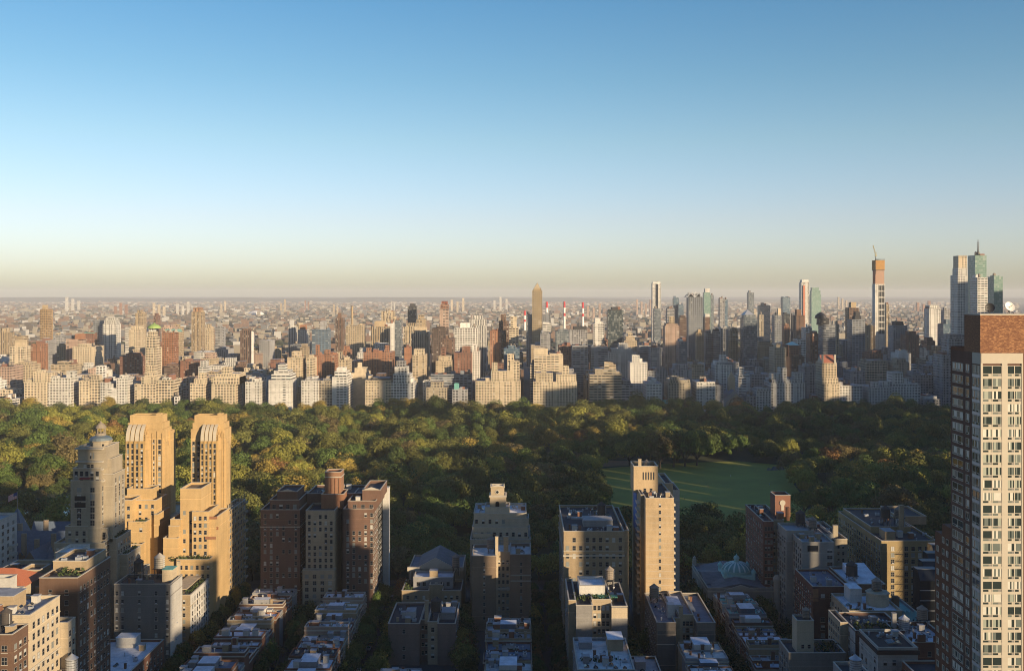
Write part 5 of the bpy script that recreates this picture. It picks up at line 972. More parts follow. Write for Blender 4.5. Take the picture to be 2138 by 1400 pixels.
E(2,1905,2046,398,2000,40,'pale','v',[(1900,2042,345),(1925,2010,315)], "pale tower with set-back shoulders behind the white grid slab",'gray',hi)
E(2,2072,2165,442,1720,34,'rust','p',[], "rust-red tower left of a grey-brown neighbour, centre",'gray',hi)
E(2,395,506,660,1480,34,'sand','s',[(430,496,612)], "square sand-coloured apartment tower one street behind the park front")
E(2,555,606,665,1490,30,'cream','w',[], "slim cream block one street behind the park front")
E(2,618,666,640,1520,26,'rust','s',[(628,655,558)], "thin rust brick tower one street behind the park front")
E(2,678,785,640,1560,34,'rust','p',[(702,742,598)], "rust brick block stepping to a single lift tower")
E(2,820,900,680,1500,30,'sand','s',[], "sand-coloured flat block behind the bright blank flank")
E(2,1025,1262,618,1580,38,'rust','p',[(1048,1085,582),(1200,1232,562)], "long rust brick block with two lift towers catching the sun")
E(2,855,908,600,1620,28,'rust','s',[(862,892,568)], "small rust brick tower left of the long rust brick block")
E(2,1362,1408,578,1600,28,'rust','b',[], "blank rust brick shaft behind the white ziggurat block")
E(2,1430,1532,640,1480,40,'sand','s',[(1440,1522,592,'cream')], "tall cream-grey block behind the ziggurat with a craggy lit top")
E(2,1622,1752,690,1500,36,'sand','s',[(1645,1745,650),(1668,1702,582,'brick')], "brick and cream block behind the shaded stone block")
E(2,1675,1770,508,1600,34,'brown','p',[], "brown terraced block in the centre")
E(2,1775,1920,620,1520,36,'brick','s',[(1840,1905,572,'brick')], "brick slab pair behind the small shaded mansion")
E(2,1925,1985,610,1540,30,'white','p',[(1930,1960,555)], "white slim block behind the very wide cream block")
# centre right
E(3,93,172,520,1720,34,'rust','p',[], "rust-red brick tower in the canyon's left wall",'gray',hi)
E(3,165,246,440,1740,34,'brown','p',[(180,222,385)], "grey-brown tower left of the canyon",'gray',hi)
E(3,248,328,492,1700,36,'cream','r',[(262,312,402)], "cream sunlit tower left of the street canyon",'gray',hi)
E(3,205,335,665,1560,36,'blue','g',[(240,300,640)], "blue glassy block left of the street canyon")
E(3,392,440,385,2280,28,'steel','w',[], "dark patterned glass flank left of the crowned tower",'dark',hi)
E(3,524,590,388,2290,28,'steel','w',[], "dark patterned glass flank right of the crowned tower",'dark',hi)
o = E(3,440,523,185,2270,28,(.38,.29,.17),'w',[(448,515,172)], "tall golden tower topped by a crown of pointed fins",'tan','skyscraper')
Y = 2272; P = lambda x: PX(1000+x/3.959, Y); Z = lambda y: PZ(560+y/3.959, Y)
for x0, x1, y in ((455,463,150),(464,472,135),(473,480,122),(481,489,116),(490,498,130),(499,508,150)):
    m = MB(); m.box(P(x0), P(x1)-.6, Y, Y+14, Z(182), Z(y+10), MF, MF); hip(m, P(x0), P(x1)-.6, Y, Y+14, Z(y+10), Z(y), MF); p = m.build("crown_fin", o, color=(.46,.35,.20)); style(p, 'b', 'tan')
E(3,525,595,460,1750,32,'pale','r',[(528,565,450,'white','b')], "pale block at the right foot of the crowned tower",'gray',hi)
E(3,508,590,545,1640,34,'gray','r',[(520,575,530,'gray')], "grey rounded block below the crowned tower")
E(3,630,742,525,1700,36,'gray','g',[(650,735,508,'steel')], "grey-blue flat block below the striped smokestacks",'gray',hi)
E(3,742,896,512,1800,36,'gray','w',[(780,890,485,'dark','b')], "grey gridded block directly under the right striped smokestack",'gray',hi)
E(3,940,1036,460,1800,34,'white','w',[(952,1000,415,'pale','b')], "white gridded tower left of the black tower",'gray',hi)
E(3,1055,1192,352,1900,36,(.03,.032,.03),'g',[(1068,1180,345,'dark','b'),(1092,1146,325,'dark','b')], "black glass tower, squat and broad, with a small black penthouse",'dark',hi)
E(3,1200,1305,600,1700,32,'sand','p',[(1215,1290,570),(1235,1270,540)], "sand-coloured stepped block right of the black tower's foot")
E(3,765,902,650,1600,40,'steel','r',[(765,900,640,'gray','b')], "grey-blue office slab of dark bands, left of a pair",'gray',hi)
E(3,918,1066,662,1604,40,'steel','r',[(920,1064,650,'gray','b')], "grey-blue office slab of dark bands, right of a pair",'gray',hi)
E(3,660,762,640,1640,34,'brick','p',[], "dim brick block beside the banded office pair")
E(3,456,696,720,1480,42,'cream','r',[(456,570,665,'cream','b'),(585,690,708,'cream','b')], "big cream block with long window bands behind the stepped towers")
E(3,424,520,800,1484,36,'cream','r',[], "cream shoulder block on the right wall of the street canyon")
E(3,1070,1312,700,1650,40,'white','p',[(1100,1270,668),(1160,1232,625)], "white wedding-cake block below the black tower")
E(3,1250,1392,780,1480,36,'white','p',[(1268,1328,722)], "bright white block with a square shaft on top, right of centre")
E(3,985,1130,830,1470,30,'sand','s',[(1040,1110,782)], "sand-coloured attic block behind the broad balconied block")
o = E(3,1425,1504,125,3000,30,'white','v',[(1428,1500,115,'white','b')], "slim white glass tower standing alone above the horizon",'gray','skyscraper')
p = MB().box(PX(1000+1468/3.959,2999), PX(1000+1482/3.959,2999), 2999.3, 3000, 0, PZ(560+130/3.959,3000), M_GLASS).build("glass_stripe", o)
E(3,1440,1502,335,2600,28,'steel','g',[], "dark glass block at the foot of the slim white tower",'dark',hi)
E(3,1545,1616,332,2500,30,'gray','r',[], "grey flat-topped block with a tan cap between slim towers",'sand',hi)
E(3,1600,1652,250,3000,30,'blue','g',[(1625,1650,242)], "blue glass tower pair, left taller one",'dark',hi)
E(3,1640,1692,302,2980,30,'blue','g',[], "blue glass tower pair, right lower one",'dark',hi)
E(3,1520,1656,480,1700,36,'pink','p',[(1532,1645,462),(1565,1612,402,'sand')], "pink brick tower with an arched lantern house on top",'rust',hi)
E(3,1648,1716,410,1850,34,'brown','r',[(1660,1705,395)], "dark red-brown round-ended tower by the truss-topped tower",'gray',hi)
o = E(3,1715,1850,240,1950,36,'steel','w',[], "dark grey tower topped by an open steel truss crown",'dark','skyscraper')
Y = 1952; P = lambda x: PX(1000+x/3.959, Y); Z = lambda y: PZ(560+y/3.959, Y); m = MB()
for yy in (Y, Y+28):
    for a, c in (((1720,240),(1750,202)),((1750,202),(1822,202)),((1822,202),(1847,240)),((1750,202),(1784,238)),((1822,202),(1784,238)),((1784,238),(1784,190))): m.tube((P(a[0]),yy,Z(a[1])), (P(c[0]),yy,Z(c[1])), 1.0, M_LMETAL, 5)
m.box(P(1740), P(1830), Y+4, Y+24, Z(240), Z(212), M_METAL); m.build("truss_crown", o)
E(3,1848,1915,225,3300,30,'green','g',[(1850,1912,200),(1862,1906,170,'pale','b')], "greenish glass tower with a pale cap, right of the truss crown",'gray','skyscraper')
E(3,1912,1940,222,3320,30,'steel','g',[], "thin dark glass tower touching the pale-capped greenish one",'dark',hi)
E(3,1980,2030,250,2800,28,'gray','r',[], "grey slim tower with a dark blue twin behind",'gray',hi)
E(3,2028,2056,262,2830,28,'blue','g',[], "dark blue tower behind the grey slim one",'dark',hi)
E(3,1868,1912,405,2200,28,'brown','p',[(1872,1908,380,'pale','b')], "small brown tower with a white tank-like cap")
E(3,1785,1858,535,1750,32,'tan','w',[(1800,1845,508,'tan','b')], "tan grid slab, left of three in a row",'gray',hi)
E(3,1860,1925,540,1765,32,'gray','w',[(1870,1915,515)], "grey grid slab in the middle of three in a row",'gray',hi)
E(3,1925,1995,525,1752,32,'gray','w',[(1930,1985,505,'dark','b')], "grey grid slab, right of three in a row",'gray',hi)
E(3,1955,2092,800,1500,36,'white','p',[(1965,2080,772),(2000,2048,722)], "white stepped block behind the church spire")
E(3,1325,1420,640,1640,34,'gray','r',[], "dull grey block right of the white wedding-cake block")
E(3,1418,1512,660,1600,34,'gray','p',[], "grey punched block left of the pink brick tower")
E(3,1655,1720,610,1620,32,'blue','g',[], "blue-grey block at the foot of the truss-topped tower")
E(3,1400,1560,850,1480,34,'gray','p',[(1470,1540,825)], "grey terraced block behind the white free-standing block")
E(3,1600,1760,840,1470,34,'gray','p',[(1650,1730,800)], "shaded block with a craggy roofline behind the stone block")
E(3,1760,1860,800,1520,34,'sand','p',[], "dull sand-coloured block behind the pale shaded one")
E(3,2060,2140,520,1720,34,'tan','w',[(2075,2135,500)], "tan twin-ribbed slab, lit on top, right of the white gridded one",'gray',hi)
# right part
E(4,62,132,668,1760,34,'pale','w',[], "white gridded tower between two tan slabs on the right",'gray',hi)
o = E(4,213,328,600,1690,38,'steel','g',[(222,318,578,'steel')], "grey-blue glass tower under a small pyramid roof",'gray',hi)
hip(MB(), PX(1480+240/3.249,1694), PX(1480+312/3.249,1694), 1694, 1724, PZ(480+578/3.249,1694), PZ(480+540/3.249,1694), M_LMETAL).build("pyramid_roof", o)
E(4,258,307,425,3500,28,'steel','g',[], "grey-green flat tower far off, left of the white crane tower",'gray',hi)
E(4,330,416,512,3000,32,'gray','g',[(345,365,495)], "dull grey-blue block with a thin mast in the distance",'gray',hi)
E(4,330,372,575,2300,28,'stone','v',[], "stone-coloured slab before the dull grey-blue block",'gray',hi)
E(4,487,552,458,3300,32,'blue','g',[], "deep blue slab tower far off",'gray',hi)
E(4,428,496,580,2200,30,'steel','w',[(460,490,535,'cream','b')], "dark shaded tower with a bright cream shaft",'dark',hi)
E(4,496,552,572,2150,28,'dark','g',[], "near-black glass block left of the brown gridded tower",'dark',hi)
E(4,497,548,655,1900,28,'rust','w',[(505,540,640)], "rust brick tower below the near-black glass block",'gray',hi)
E(4,556,570,580,2005,28,'dark','b',[], "dark fin attached to the brown gridded tower",'dark',hi)
E(4,570,650,582,2000,32,'brown','w',[(575,620,542,'brown','b')], "brown tower with a bold light grid",'gray',hi)
o = E(4,612,680,355,2900,32,'white','v',[(618,676,340,'white','b')], "tall white slab with a reddish hoist track up its face",'gray','skyscraper')
MB().box(PX(1480+640/3.249,2899), PX(1480+652/3.249,2899), 2899, 2900, 0, PZ(480+375/3.249,2899), plain("hoist_track", (.45,.16,.09), .8)).build("hoist_track", o)
E(4,682,762,440,3600,34,'green','g',[(684,757,412,'green'),(690,745,392,'green')], "pale green glass tower with a stepped top",'green','skyscraper')
E(4,655,700,665,1900,28,'white','r',[(668,696,640)], "white narrow block at the pale green tower's foot",'gray')
E(4,600,658,745,1640,28,'white','w',[], "white block beside the green pyramid roof",'gray')
o = E(4,525,645,860,1560,36,'brown','p',[(540,625,782,'brick')], "brown block with green pyramid roof and louvred attic",'gray')
hip(MB(), PX(1480+545/3.249,1562), PX(1480+618/3.249,1562), 1562, 1590, PZ(480+782/3.249,1562), PZ(480+758/3.249,1562), M_COP).build("pyramid_roof", o)
E(4,445,525,800,1560,34,'sand','p',[], "sand-coloured dim block left of the green pyramid roof")
E(4,660,750,705,1740,34,'brick','p',[], "dark brick slab left of the domed banded tower",'gray',hi)
o = E(4,742,858,645,1690,38,'steel','r',[(718,800,640,'dark','r'),(722,805,600,'dark','r')], "dark banded tower with a small dark dome",'dark',hi)
MB().lathe(PX(1480+765/3.249,1696), 1702, [(10,PZ(480+600/3.249,1696)),(9,PZ(480+580/3.249,1696)),(5,PZ(480+566/3.249,1696)),(1,PZ(480+558/3.249,1696)),(0,PZ(480+555/3.249,1696))], 14, M_METAL).build("dome", o)
E(4,855,882,640,1800,30,'sand','w',[], "sunlit yellow sliver tower between two dark banded towers",'gray',hi)
E(4,925,1017,530,2100,34,'brown','r',[(945,995,492,'tan','b')], "brown tower with a sunlit top band and tan cap",'gray',hi)
E(4,938,1060,610,1690,38,'steel','r',[(965,1020,590,'dark','b'),(975,1018,558,'dark','b')], "dark banded tower with a round-windowed black cap",'dark',hi)
E(4,1190,1224,505,2060,30,'sand','v',[], "sandy slim slab hugging the unfinished tower",'gray',hi)
E(4,1215,1345,650,1800,38,'gray','p',[(1243,1314,622,'dark','b')], "grey dim tower with a dark cap right of the unfinished tower",'dark',hi)
E(4,1300,1425,715,1760,36,'brick','p',[(1330,1400,690)], "dim brick tower right of the grey dark-capped tower",'gray',hi)
E(4,1460,1572,535,2000,36,'white','w',[(1468,1560,512,'white')], "white gridded tower with bright balconies before the tall stone tower",'gray',hi)
E(4,1570,1632,545,2080,34,'gray','w',[(1575,1600,528)], "grey dim tower behind the white gridded tower",'gray',hi)
E(4,1432,1475,800,1800,30,'white','p',[], "low white annexe at the foot of the white gridded tower",'gray')
E(4,1555,1640,640,1850,34,'blue','g',[(1590,1635,610,'blue')], "blue dim glass block left of the tall stone tower",'gray',hi)
E(4,1640,1757,310,1500,40,'pale','p',[(1648,1757,262),(1656,1757,178,'cream')], "tall shouldered stone tower lit only at its top",'gray','skyscraper')
o = E(4,1757,1884,175,1600,40,'green','g',[], "tall pale green glass tower carrying a mast",'gray','skyscraper')
m = MB(); xm = PX(1480+1826/3.249,1610)
m.tube((xm,1610,PZ(480+175/3.249,1610)), (xm,1610,PZ(480+66/3.249,1610)), 1.5, M_METAL, 6, .5)
for k in range(7): m.box(xm-2, xm+2, 1609.6, 1610.4, PZ(480+(165-k*13)/3.249,1610), PZ(480+(165-k*13)/3.249,1610)+.8, M_METAL)
m.build("mast", o)
E(4,1772,1892,325,1560,36,'pale','r',[], "glass tower of bold white bands in front of the mast tower",'gray','skyscraper')
E(4,1890,1994,320,1700,38,'green','g',[(1895,1960,312)], "green glass tower partly hidden by the brick crown",'gray','skyscraper')
E(4,1575,1760,740,1430,40,'gray','w',[(1590,1760,712,'gray','w')], "big grey stepped stone block beside the brick crown tower",'gray',hi)
E(4,1588,1650,850,1412,34,'gray','p',[], "grey flank block in front of the big grey stepped one")
E(4,1070,1213,905,1490,40,'stone','w',[(1085,1205,888)], "stone-coloured boxy block behind the pale white front, right",'gray')
E(4,1090,1180,840,1560,34,'brick','p',[(1110,1170,820)], "dim brick block with roof sheds behind the boxy stone block",'gray')
E(4,1290,1372,840,1520,34,'pale','b',[(1295,1350,820)], "pale blank-walled block among the dim right-hand streets",'gray')
E(4,1255,1360,900,1480,34,'stone','p',[(1275,1340,878)], "stone block with twin roof boxes behind the irregular white towers",'gray')
E(4,1380,1562,985,1450,36,'gray','p',[], "grey wide flat block behind the white front nearest the brick tower",'gray')
E(4,960,1060,960,1460,34,'gray','p',[], "grey block behind the pale flat block of the hotel",'gray')
E(4,650,770,930,1470,34,'gray','p',[(680,740,915)], "grey block left behind the red-roofed hotel",'gray')
E(4,290,420,980,1460,34,'gray','p',[(325,355,930)], "grey block with a small domed lantern behind the wide pale block",'gray')
E(4,90,205,900,1500,34,'gray','p',[], "grey low block left of the white stepped terraces, right part",'gray')
# the red roof of the hotel
ox, oy, k = ZM[4]; Y = 1402.5
hot = next(o for o in COL.objects if o.get('label', '').startswith("cream hotel under"))
gable(MB(), PX(ox+768/k,Y), PX(ox+860/k,Y), Y, Y+24, PZ(oy+902/k,Y), PZ(oy+850/k,Y), 'x', plain("hotel_roof_tile", (.36,.13,.08), .8), M_SILL).build("tiled_roof", hot)
for a in (772, 856): MB().box(PX(ox+a/k,Y)-1.2, PX(ox+a/k,Y)+1.2, Y-.4, Y+2, PZ(oy+905/k,Y), PZ(oy+845/k,Y), M_SILL).build("chimney", hot)
# stone church with the rose window
t = thing("church", "grey stone church with a rose window in its gabled front and a small spire", "church", (PX(ox+165/k,1396), 1396, 0)); Y = 1396
P = lambda x: PX(ox+x/k, Y); Z = lambda y: PZ(oy+y/k, Y)
m = MB(); m.box(P(95), P(255), Y+1, Y+40, 0, Z(1165), MW, False); gable(m, P(85), P(258), Y+1.2, Y+42, Z(1165), Z(1085), 'y', M_SLATE, MW); m.build("nave", t, color='gray')
m = MB(); m.box(P(118), P(252), Y, Y+1, 0, Z(1170), MW); gable(m, P(118), P(252), Y, Y+1, Z(1170), Z(1112), 'y', MW, MW); m.build("gabled_front", t, color='stone')
MB().tube((P(185),Y-.02,Z(1185)), (P(185),Y-.4,Z(1185)), 5.2, M_SILL, 24).tube((P(185),Y-.41,Z(1185)), (P(185),Y-.45,Z(1185)), 3.8, M_GLASS, 24).build("rose_window", t)
m = MB()
for i in range(13):
    a = R(-75+150*i/12); m.box(P(185)+9.5*math.sin(a)-.45, P(185)+9.5*math.sin(a)+.45, Y-.3, Y-.01, Z(1185)+9.5*math.cos(a)-.9, Z(1185)+9.5*math.cos(a)+.9, M_GLASS)
m.build("arcade", t)
m = MB(); m.box(P(155), P(200), Y+20, Y+30, 0, Z(1010), MW, False); hip(m, P(155), P(200), Y+20, Y+30, Z(1010), Z(965), MW); m.build("spire", t, color='sand'); FOOT.append((P(85), P(258), Y, Y+42))
# tower under construction with its crane
Y = 1950; P = lambda x: PX(ox+x/k, Y); Z = lambda y: PZ(oy+y/k, Y); D = 26
P0 = P; P = lambda x: P0(1128)+(P0(x)-P0(1110))*.78; D = 16
t = thing("skyscraper", "unfinished slender tower, orange netted floors above white columns", "skyscraper", (P(1150), Y, 0)); FOOT.append((P(1108), P(1192), Y, Y+D))
p = MB().box(P(1110), P(1192), Y, Y+D, 0, Z(365), MF, MD, 4.2, 4.0).build("wall", t, color='pale'); style(p, 'l', 'x'); p['ww'] = .3; p['wh'] = .3; p['rc'] = list(PAL['gray'])
m = MB()
for i in range(4):
    for j in range(8): m.box(P(1140+i*13.5), P(1149+i*13.5), Y-.3, Y-.02, Z(410+j*42), Z(376+j*42), M_GLASS)
m.build("window_strip", t)
M_ORN = plain("orange_netting", (.42,.16,.08), .9, var=.35, scale=.35); M_YEL = plain("yellow_netting", (.40,.22,.07), .9, var=.3, scale=.3)
MB().box(P(1112), P(1190), Y+.4, Y+D-1, Z(365), Z(272), M_ORN).build("netted_floor", t); MB().box(P(1108), P(1192), Y-.8, Y+D+.4, Z(270), Z(205), M_YEL, bottom=True).build("netted_floor", t); MB().box(P(1109), P(1191), Y-.5, Y+D, Z(275), Z(268), M_METAL).build("deck_edge", t)
m = MB()
for i in range(9): m.tube((P(1112+i*9.6),Y,Z(206)), (P(1112+i*9.6),Y,Z(196)), .5, M_METAL, 4)
m.build("rebar", t); m = MB()
for i in range(24): m.box(P(1113), P(1189), Y-.2, Y+.38, Z(365-i*4)-.5, Z(365-i*4), M_SILL)
m.build("floor_edge", t)
t = thing("tower_crane", "thin luffing crane leaning over the unfinished orange-topped tower", "crane", (P(1109), Y-3, Z(300))); m = MB()
xa, xb, yk = P(1106), P(1112), Y-3
for j in range(14):
    z0 = Z(300)+(Z(172)-Z(300))*j/14; z1 = Z(300)+(Z(172)-Z(300))*(j+1)/14
    m.tube((xa,yk,z0), (xa,yk,z1), .35, M_METAL, 4).tube((xb,yk,z0), (xb,yk,z1), .35, M_METAL, 4).tube((xa if j % 2 else xb,yk,z0), (xb if j % 2 else xa,yk,z1), .25, M_METAL, 4)
m.build("mast", t); M_CRY = plain("crane_paint", (.42,.35,.15), .6)
m = MB()
for d in (-1, 1): m.tube((P(1112)+d,yk,Z(172)), (P(1087)+d*.4,yk,Z(105)), .4, M_CRY, 4)
for j in range(9):
    f = j/9; m.tube((P(1112)+(P(1087)-P(1112))*f-1,yk,Z(172)+(Z(105)-Z(172))*f), (P(1112)+(P(1087)-P(1112))*(f+.1)+1,yk,Z(172)+(Z(105)-Z(172))*(f+.1)), .25, M_CRY, 4)
m.build("jib", t); MB().box(P(1104), P(1116), yk-1.5, yk+1.5, Z(178), Z(170), M_CRY, bottom=True).tube((P(1112),yk,Z(170)), (P(1116),yk,Z(152)), .4, M_CRY, 4).build("cab", t)
# smokestacks
M_RED = plain("stack_red", (.5,.035,.04), .7); M_WHT = plain("stack_white", (.75,.73,.70), .7)
ox, oy, k = ZM[3]
for x0, x1, yt, lab in ((370,387,350,"red and white smokestack, shortest, left of the crowned tower"), (551,571,276,"red and white smokestack right beside the crowned tower"), (698,714,274,"red and white smokestack, middle one in the open"), (850,867,280,"red and white smokestack farthest from the crowned tower")):
    Y = 3600; xc = PX(ox+(x0+x1)/2/k, Y); r = (x1-x0)/2/k*Y/F; z1 = PZ(oy+yt/k, Y); t = thing("smokestack", lab, "smokestack", (xc, Y, 0), "striped power station smokestacks"); H = z1/7
    zs = [0, z1*.30, z1*.62, z1*.70, z1*.84, z1]; cs = [M_WHT, M_WHT, M_RED, M_WHT, M_RED]
    for i in range(5):
        ra, rb = r*1.35-(r*.35)*zs[i]/z1, r*1.35-(r*.35)*zs[i+1]/z1; MB().lathe(xc, Y, [(ra,zs[i]),(rb,zs[i+1])]+([(0,zs[i+1])] if i == 4 else []), 14, cs[i]).build("striped_shaft" if i else "shaft", t)
ox, oy, k = ZM[2]; Y = 2300; xc = PX(ox+931/k, Y); z1 = PZ(oy+230/k, Y); t = thing("chimney_stack", "lone tan brick chimney stack rising above the left-centre blocks", "chimney", (xc, Y, 0))
MB().lathe(xc, Y, [(3.4,0),(2.6,z1-2),(3.0,z1-2),(3.0,z1),(0,z1)], 14, MW).build("shaft", t, color='tan'); MB().lathe(xc, Y, [(3.05,z1-1),(3.05,z1-.2)], 14, M_METAL).build("cap_band", t)

# --- ordinary blocks between the named ones
LAND = [(97,"the brown-gold tower"),(235,"the stepped tower"),(320,"the domed tower"),(413,"the striped tower"),(514,"the dark-ribbed tower"),(620,"the rust-topped tower"),(735,"the lone chimney stack"),(858,"the near-black tower"),(929,"the stacked tower"),(975,"the white grid slab"),(1122,"the crowned tower"),(1215,"the last smokestack"),(1283,"the black tower"),(1370,"the slim white tower"),(1452,"the truss tower"),(1563,"the pyramid tower"),(1678,"the hoist-tracked slab"),(1745,"the red-roofed hotel"),(1830,"the unfinished tower"),(1946,"the white gridded tower"),(2020,"the tall stone tower")]
def where(px):
    ls = [l for l in LAND if l[0] <= px]; rs = [l for l in LAND if l[0] > px]
    if not ls: return f"left of {rs[0][1]}"
    if not rs: return f"right of {ls[-1][1]}"
    return f"between {ls[-1][1]} and {rs[0][1]}".replace("and the ", "and ")
CN = {'cream':'cream','tan':'tan','sand':'sand-coloured','brick':'brick-red','rust':'rust-coloured','pale':'pale','gray':'grey','brown':'brown','white':'white','pink':'pinkish','stone':'stone-grey','steel':'steel-grey'}
USED = {}
cand = []
for row in range(0, 26):
    Y = 1436+row*56+(row % 2)*8
    for sx in range(-22, 22):
        xs = 12+80*sx+7; x = xs
        while x < xs+64:
            w = ER.uniform(13, 32); w = min(w, xs+66-x)
            if w < 9: break
            cand.append((Y+ER.uniform(-5, 5), x, w, ER.uniform(22, 44))); x += w+ER.uniform(.4, 3)
cand.sort(); nf = 0
COVER[:] = 1400
FB = [(f, ) for f in FOOT]
for Y, x, w, d in cand:
    px0, px1 = VX+x*F/Y, VX+(x+w)*F/Y
    if px1 < -5 or px0 > 2000: continue
    right = (px0 > 1180)
    h = ER.choice((18, 21, 27, 34, 42, 48, 54, 58)) if ER.random() < .72 else ER.uniform(48, 78)
    if Y > 1900 and ER.random() < .22: h = ER.uniform(60, 100)
    if right and Y > 1500: h *= ER.uniform(1.0, 1.35)
    h = min(h, ER.uniform(30, 40)) if Y < 1560 else min(h, ER.uniform(38, 52)) if Y < 1820 else h
    py = HY+(CAMZ-h)*F/Y
    a, c = int(max(0, px0+200)), int(max(1, px1+200))
    if py > COVER[a:c].max()-1.2: continue
    if any(x < f[1] and x+w > f[0] and Y < f[3] and Y+d > f[2] for f in FOOT): continue
    if nf >= 320: break
    cl = ER.choice(('cream','tan','sand','sand','brick','tan','cream','pale','gray','brown','white','pink')) if not right else ER.choice(('gray','tan','sand','stone','brown','brick','pale','gray','steel','white'))
    st = ER.choice('ppsspwrv'); h_ = "low" if h < 24 else "mid-height" if h < 50 else "tall"
    top = ER.choice(("flat roof", "roof house", "stepped top", "stepped top", "roof tank"))
    dist = "near the park" if Y < 1600 else "further back" if Y < 1950 else "farther out" if Y < 2400 else "by the river"
    tw = {"flat roof": "flat-roofed", "roof house": "penthouse-topped", "stepped top": "stepped", "roof tank": "tank-topped"}[top]
    lab = f"{h_} {tw} {CN[cl]} block {dist}, {where((px0+px1)/2)}"
    n = USED.get(lab, 0); USED[lab] = n+1
    if n:
        cl = ER.choice([q for q in CN if q != cl]); lab = f"{h_} {tw} {CN[cl]} block {dist}, {where((px0+px1)/2)}"
        if lab in USED: continue
        USED[lab] = 1
    org = (x+w/2, Y, 0); s = ST[st]
    b = MB().box(x, x+w, Y, Y+d, 0, h, MF, MD, s[3], s[4], 's' if ER.random() < .4 else ''); b.rim(x, x+w, Y, Y+d, h, h+.9, .4, MF)
    o = b.build("city_block" if h_ != "low" else "low_city_building", org=org, color=colr(cl, .15)); o['_o'] = list(org); tag(o, lab, "building", "blocks of the far side streets"); style(o, st, cl); o['rc'] = list(PAL[ER.choice(('gray','tar','silver','sand','gray','slate'))])
    if top == "roof tank": MB().lathe(x+w*.4, Y+d*.4, [(2,h+2.2),(2,h+6),(0,h+7.4)], 10, M_WOOD, False).box(x+w*.4-1.2, x+w*.4+1.2, Y+d*.4-1.2, Y+d*.4+1.2, h, h+2.2, M_METAL).build("roof_tank", o)
    elif top != "flat roof":
        hh = ER.uniform(3, 5) if top == "roof house" else ER.uniform(5, 11); a0, a1 = (.3, .75) if top == "roof house" else (.12, .85)
        p = MB().box(x+w*a0, x+w*a1, Y+d*.2, Y+d*.7, h, h+hh, MF, MD, s[3], s[4]).build("roof_house" if top == "roof house" else "setback_tier", o, color=o.color[:3]); style(p, st if top != "roof house" else 'b', cl); p['rc'] = list(PAL['gray'])
    COVER[a:c] = np.minimum(COVER[a:c], py); FOOT.append((x, x+w, Y, Y+d)); nf += 1
print("far blocks", nf)

# --- beyond the river: countless low houses and tree clumps, one mass each
nr = np.random.default_rng(3)
def mass(name, n, gen, mats, weights):
    V, Fc, mi = [], [], []
    for i in range(n):
        v, f = gen(i); o = len(V)
        V += v; Fc += [tuple(q+o for q in ff) for ff in f]; m = int(nr.choice(len(mats), p=weights)); mi += [m]*len(f)
    me = bpy.data.meshes.new(name); me.from_pydata(V, [], Fc)
    for m in mats: me.materials.append(m)
    me.polygons.foreach_set('material_index', mi); o = bpy.data.objects.new(name, me); COL.objects.link(o); o['kind'] = 'stuff'; return o
def ydist(): return 2450*(24000/2450)**(nr.random()**1.12)
def house(i):
    Y = ydist(); 
    if 2860 < Y < 3240: Y += 420
    X = nr.uniform(-.56, .5)*Y; s = 1+Y/9000; w, d = nr.uniform(8, 20)*s, nr.uniform(8, 15)*s; h = nr.uniform(6, 13)*(1+.4*s) if nr.random() < .86 else nr.uniform(18, 40)
    X = round(X/14)*14+nr.uniform(-2, 2)
    v = [(X+a*w/2, Y+b*d, c) for c in (0, h) for a, b in ((-1,0),(1,0),(1,1),(-1,1))]
    return v, [(0,1,5,4),(1,2,6,5),(2,3,7,6),(3,0,4,7),(4,5,6,7)]
HM = [plain(f"house_{n}", c, .85, var=.2, scale=.01) for n, c in (("cream", (.30,.27,.22)), ("orange_brick", (.20,.13,.095)), ("white", (.48,.47,.45)), ("brown", (.11,.095,.08)), ("grey", (.16,.165,.175)))]
mass("distant_town", 17000, house, HM, [.25, .24, .09, .24, .18])
def clump(i):
    Y = ydist(); X = nr.uniform(-.56, .5)*Y; s = (1+Y/5000); r = nr.uniform(6, 15)*s; h = nr.uniform(7, 12)*(1+Y/22000)
    v = []
    for kz, kr in ((0, 1), (.55, .95), (.9, .55)):
        for a in range(6):
            t = a*math.pi/3+kz; q = nr.uniform(.8, 1.2); v.append((X+r*kr*q*math.cos(t), Y+r*kr*q*math.sin(t), h*kz*nr.uniform(.85, 1.15)))
    v.append((X, Y, h)); f = []
    for k in range(2):
        for a in range(6): f.append((k*6+a, k*6+(a+1) % 6, k*6+6+(a+1) % 6, k*6+6+a))
    for a in range(6): f.append((12+a, 12+(a+1) % 6, 18))
    return v, f
TM = [plain(f"far_tree_{n}", c, .9, var=.3, scale=.02) for n, c in (("olive", (.055,.06,.022)), ("rusty", (.09,.06,.025)), ("dark", (.03,.038,.02)))]
mass("distant_woods", 9500, clump, TM, [.4, .25, .35])
far = [(150,620,"two-slab",9000,3,40),(530,634,"white domed hall",7600,0,0),(590,625,"",8000,2,24),(640,627,"",9500,2,22),(955,622,"",8800,3,40),(1045,620,"",9300,3,45),(1345,625,"brick",7000,4,26),(700,632,"",7200,2,20),(250,632,"",7400,3,30),(330,632,"",7000,3,26),(380,630,"",7600,3,30),(1700,619,"",11000,3,34),(1760,620,"",10000,3,34),(1930,628,"",8200,3,40),(465,628,"",8600,2,24),(820,628,"",9000,2,20),(1240,634,"",6200,3,30),(1590,636,"",6000,3,30)]
far_words = ("pale","sandy","brown","rosy","bone-white","ochre","dun","greyish","russet","chalky","buff","straw-coloured","clay-red","ivory","ashen","fawn","biscuit","amber")
